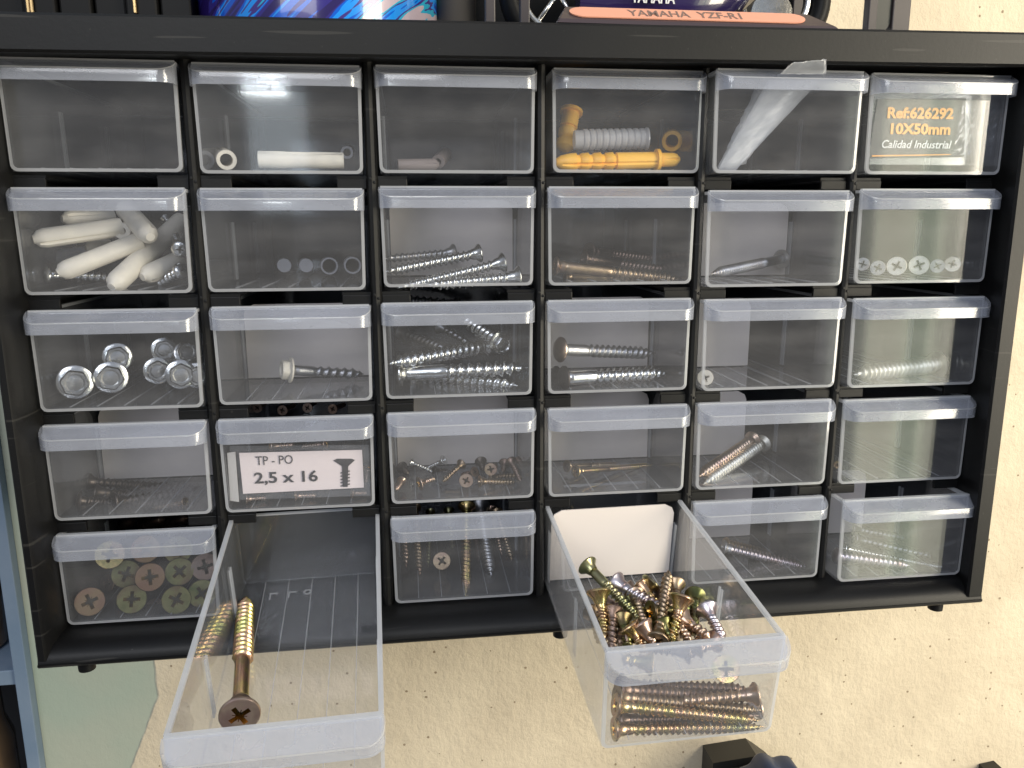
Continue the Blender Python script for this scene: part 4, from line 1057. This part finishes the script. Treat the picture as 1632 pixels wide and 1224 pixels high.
a_ = [bm.verts.new((x, 5, z)) for x, z in extrude_y_]; b_ = [bm.verts.new((x, 6.5, z)) for x, z in extrude_y_]
for i in range(5): bm.faces.new((a_[i], a_[(i+1) % 5], b_[(i+1) % 5], b_[i]))
bm.faces.new(a_); bm.faces.new(b_); rpart('side_panel', bm, principled('rack_panel', (0.03, 0.032, 0.026), 0.5))
bm = bmesh.new(); extrude_xz(bm, [(-14, ZC), (-13.6, ZC+1.3), (-7, ZC+6.6), (-1.0, ZC+6.6), (-1.0, ZC)], 180, 279)
for v in bm.verts:
    k = (v.co.z-ZC)/6.6
    if v.co.x < 200: v.co.x += 4*k
    else: v.co.x -= 9*k
base = link_mesh('motorcycle_stand', bm, principled('base_plastic', (0.05, 0.035, 0.04), 0.35)); 
tag(base, 'black sloping stand carrying an orange name plate', 'stand')
M['plate'] = principled('name_plate', (0.78, 0.36, 0.24), 0.4)
na = Vector((0, 6.6, 5.3)).normalized()      # up the sloping face
nn = Vector((0, -5.3, 6.6)).normalized()
o0 = Vector((0, -13.6, ZC+1.3))
def on_slope(x, s_, out=0.12): return Vector((x, 0, 0))+o0+na*s_+nn*out
bm = bmesh.new(); pts = []
xa, xb, sa, sb = 186.5, 265.5, 0.9, 7.6; rr = (sb-sa)/2
for k in range(13): a = PI/2+PI*k/12; pts.append((xa+rr+rr*1.6*math.cos(a), (sa+sb)/2+rr*math.sin(a)))
for k in range(13): a = -PI/2+PI*k/12; pts.append((xb-rr+rr*1.6*math.cos(a), (sa+sb)/2+rr*math.sin(a)))
a = [bm.verts.new(on_slope(x, s_)) for x, s_ in pts]; b = [bm.verts.new(on_slope(x, s_, 0.5)) for x, s_ in pts]
n = len(pts)
for i in range(n): bm.faces.new((a[i], a[(i+1) % n], b[(i+1) % n], b[i]))
bm.faces.new(a); bm.faces.new(b)
plate = link_mesh('name_plate', bm, M['plate'], base)
M['plateink'] = principled('plate_ink', (0.20, 0.13, 0.11), 0.5)
text_on('lettering', 'YAMAHA', on_slope(204.5, 2.2, 0.55), (1, 0, 0), na, 21.5, 4.2, M['plateink'], plate, 0.01)
text_on('lettering', 'YZF-R1', on_slope(228.8, 2.2, 0.55), (1, 0, 0), na, 15.5, 4.2, M['plateink'], plate, 0.015)
bike = empty('model_motorcycle', (235, 50, ZC)); tag(bike, 'purple model motorcycle standing behind the orange name plate', 'model')
def bpart(name, bm, mat, smooth=False):
    o = link_mesh(name, bm, mat, bike, smooth); o.matrix_parent_inverse = Matrix.Translation(bike.location).inverted(); return o
def torus(bm, cx, cy, cz, R_, r_, n=40, k=12):
    rg = []
    for i in range(n):
        a = 2*PI*i/n; rg.append([bm.verts.new((cx+(R_+r_*math.cos(2*PI*j/k))*math.cos(a), cy+r_*math.sin(2*PI*j/k)*1.3, cz+(R_+r_*math.cos(2*PI*j/k))*math.sin(a))) for j in range(k)])
    for i in range(n):
        A, B_ = rg[i], rg[(i+1) % n]
        for j in range(k): bm.faces.new((A[j], A[(j+1) % k], B_[(j+1) % k], B_[j]))
for x in (192, 284):
    bm = bmesh.new(); torus(bm, x, 50, ZC+2.2+24, 20, 4.2); w = bpart('wheel', bm, M['black2'], 'all')
    bm = bmesh.new(); torus(bm, x, 50, ZC+2.2+24, 14.5, 1.6)
    for k in range(5):
        a = 2*PI*k/5+0.3; tube(bm, [(x, 50, ZC+26.2), (x+14*math.cos(a), 50, ZC+26.2+14*math.sin(a))], 1.0)
    link_mesh('rim', bm, M['zinc'], w, 'all')
    if x == 284:
        bm = bmesh.new(); lathe(bm, [(0, 9), (0.8, 9)], 24)
        for v in bm.verts: v.co = Vector((x-4+v.co.x, 44-v.co.z, ZC+19+v.co.y))
        link_mesh('brake_disc', bm, M['zinc'], w)
bm = bmesh.new()
sec = [(200, 18, 30, 6), (214, 12, 42, 9), (238, 9, 50, 11), (262, 13, 48, 9), (276, 26, 42, 5)]
rg = []
for x, zb, zt_, w_ in sec:
    rg.append([bm.verts.new((x, 50+w_*math.cos(2*PI*k/12), ZC+(zb+zt_)/2+(zt_-zb)/2*math.sin(2*PI*k/12))) for k in range(12)])
for A, B_ in zip(rg, rg[1:]):
    for k in range(12): bm.faces.new((A[k], A[(k+1) % 12], B_[(k+1) % 12], B_[k]))
bm.faces.new(rg[0]); bm.faces.new(rg[-1])
fairing = bpart('fairing', bm, principled('purple_lacquer', (0.03, 0.02, 0.09), 0.15, coat=1), 60)
text_on('lettering', 'YAMAHA', (219, 38.2, ZC+20.5), (1, 0, 0), (0, 0, 1), 18, 4.2, M['white_print'], fairing, 0.03)

# ------------------------------------------------------------------ blue shelf at the left
M['blue'] = principled('blue_paint', (0.16, 0.225, 0.31), 0.55, noise=(30, (0.20, 0.26, 0.34), 4), bump=(220, 0.3, 0.0005))
M['bluedark'] = principled('shelf_back', (0.012, 0.012, 0.014), 0.7)
shelf = empty('blue_shelf', (-150, 120, -500)); tag(shelf, 'blue painted wooden shelf unit at the left edge', 'shelf')
def shp(name, bm, mat):
    o = link_mesh(name, bm, mat, shelf); o.matrix_parent_inverse = Matrix.Translation(shelf.location).inverted(); return o
bm = bmesh.new(); box(bm, -96.8, -89.7, 144, 262, -700, 300, bevel=0.5); shp('upright', bm, M['blue'])
for z in (-307, -120, -500):
    bm = bmesh.new(); box(bm, -400, -96.9, 146, 262, z-4.5, z+4.5, bevel=0.5); shp('shelf_board', bm, M['blue'])
bm = bmesh.new(); box(bm, -400, -89.7, 262.1, 268, -700, 300); shp('back_board', bm, M['bluedark'])
M['amber'] = principled('brown_glass', (0.10, 0.055, 0.03), 0.12, coat=0.5, noise=(25, (0.22, 0.14, 0.07), 3))
for (x, z0, h_, R_, lb) in ((-138, -495.4, 165, 19, 'brown glass jar on the lower shelf at the left edge'), (-132, -302.4, 110, 17, 'brown jar on the upper blue shelf at the left edge')):
    bm = bmesh.new(); lathe(bm, [(0, R_*0.9), (2, R_), (h_*0.8, R_), (h_*0.88, R_*0.8), (h_, R_*0.78)], 32)
    o = link_mesh('jar', bm, M['amber'], smooth=40); o.location = Vector((x, 175, z0))*MM
    tag(o, lb, 'jar')

# ------------------------------------------------------------------ clamps hanging on the wall below
M['clamp'] = principled('clamp_black', (0.018, 0.018, 0.016), 0.4)
M['navy'] = principled('blue_rubber', (0.012, 0.030, 0.085), 0.35)
cl = empty('clamp', (320, 140, -460)); tag(cl, 'black clamp with a ribbed blue knob hanging on the wall at the bottom edge', 'clamp')
def clp(name, bm, mat, sm=False):
    o = link_mesh(name, bm, mat, cl, sm); o.matrix_parent_inverse = Matrix.Translation(cl.location).inverted(); return o
p0 = at(1120, 1187, WALLY); p1 = at(1192, 1181, WALLY)
bm = bmesh.new()
pts = [(p0.x, p0.z-80), (p0.x, p0.z), (p1.x-2, p0.z+2.2), (p1.x+3, p0.z-1.5), (p1.x+13, p0.z-10), (p1.x+13, p0.z-80)]
def extrude_y(bm, pts, y0, y1):
    a = [bm.verts.new((x, y0, z)) for x, z in pts]; b = [bm.verts.new((x, y1, z)) for x, z in pts]; n = len(pts)
    for i in range(n): bm.faces.new((a[i], a[(i+1) % n], b[(i+1) % n], b[i]))
    bm.faces.new(a); bm.faces.new(b)
extrude_y(bm, pts, 132, WALLY-0.2); clp('clamp_body', bm, M['clamp'])
bm = bmesh.new()
pts2 = [(p0.x+8, p0.z-80), (p0.x+8, p0.z-9), (p0.x+11, p0.z-4.5), (p1.x, p0.z-3), (p1.x+5, p0.z-8), (p1.x+5, p0.z-80)]
extrude_y(bm, pts2, 127, 131.8); clp('clamp_jaw', bm, principled('clamp_grey', (0.05, 0.045, 0.038), 0.5))
kc = at(1232, 1268, 104)
bm = bmesh.new(); ring = []
for z, k_ in ((-12, 0.92), (-10, 1.0), (10, 1.0), (13, 0.9), (14, 0.7)):
    rg_ = []
    for i in range(72):
        a = 2*PI*i/72; r_ = 20.5*k_*(1+0.10*math.cos(7*a)); rg_.append(bm.verts.new((r_*math.cos(a), z, r_*math.sin(a))))
    ring.append(rg_)
for A, B_ in zip(ring, ring[1:]):
    for i in range(72): bm.faces.new((A[i], A[(i+1) % 72], B_[(i+1) % 72], B_[i]))
bm.faces.new(ring[0]); bm.faces.new(ring[-1])
for v in bm.verts: v.co = Vector(v.co)+kc
clp('knob', bm, M['navy'], 40)
p2 = at(1560, 1217, WALLY)
bm = bmesh.new(); extrude_y(bm, [(p2.x, p2.z-60), (p2.x, p2.z), (p2.x+11, p2.z+1.4), (p2.x+19, p2.z-7), (p2.x+19, p2.z-60)], 132, WALLY-0.2)
tag(link_mesh('clamp', bm, M['clamp']), 'top of a black clamp showing at the lower right corner', 'clamp')
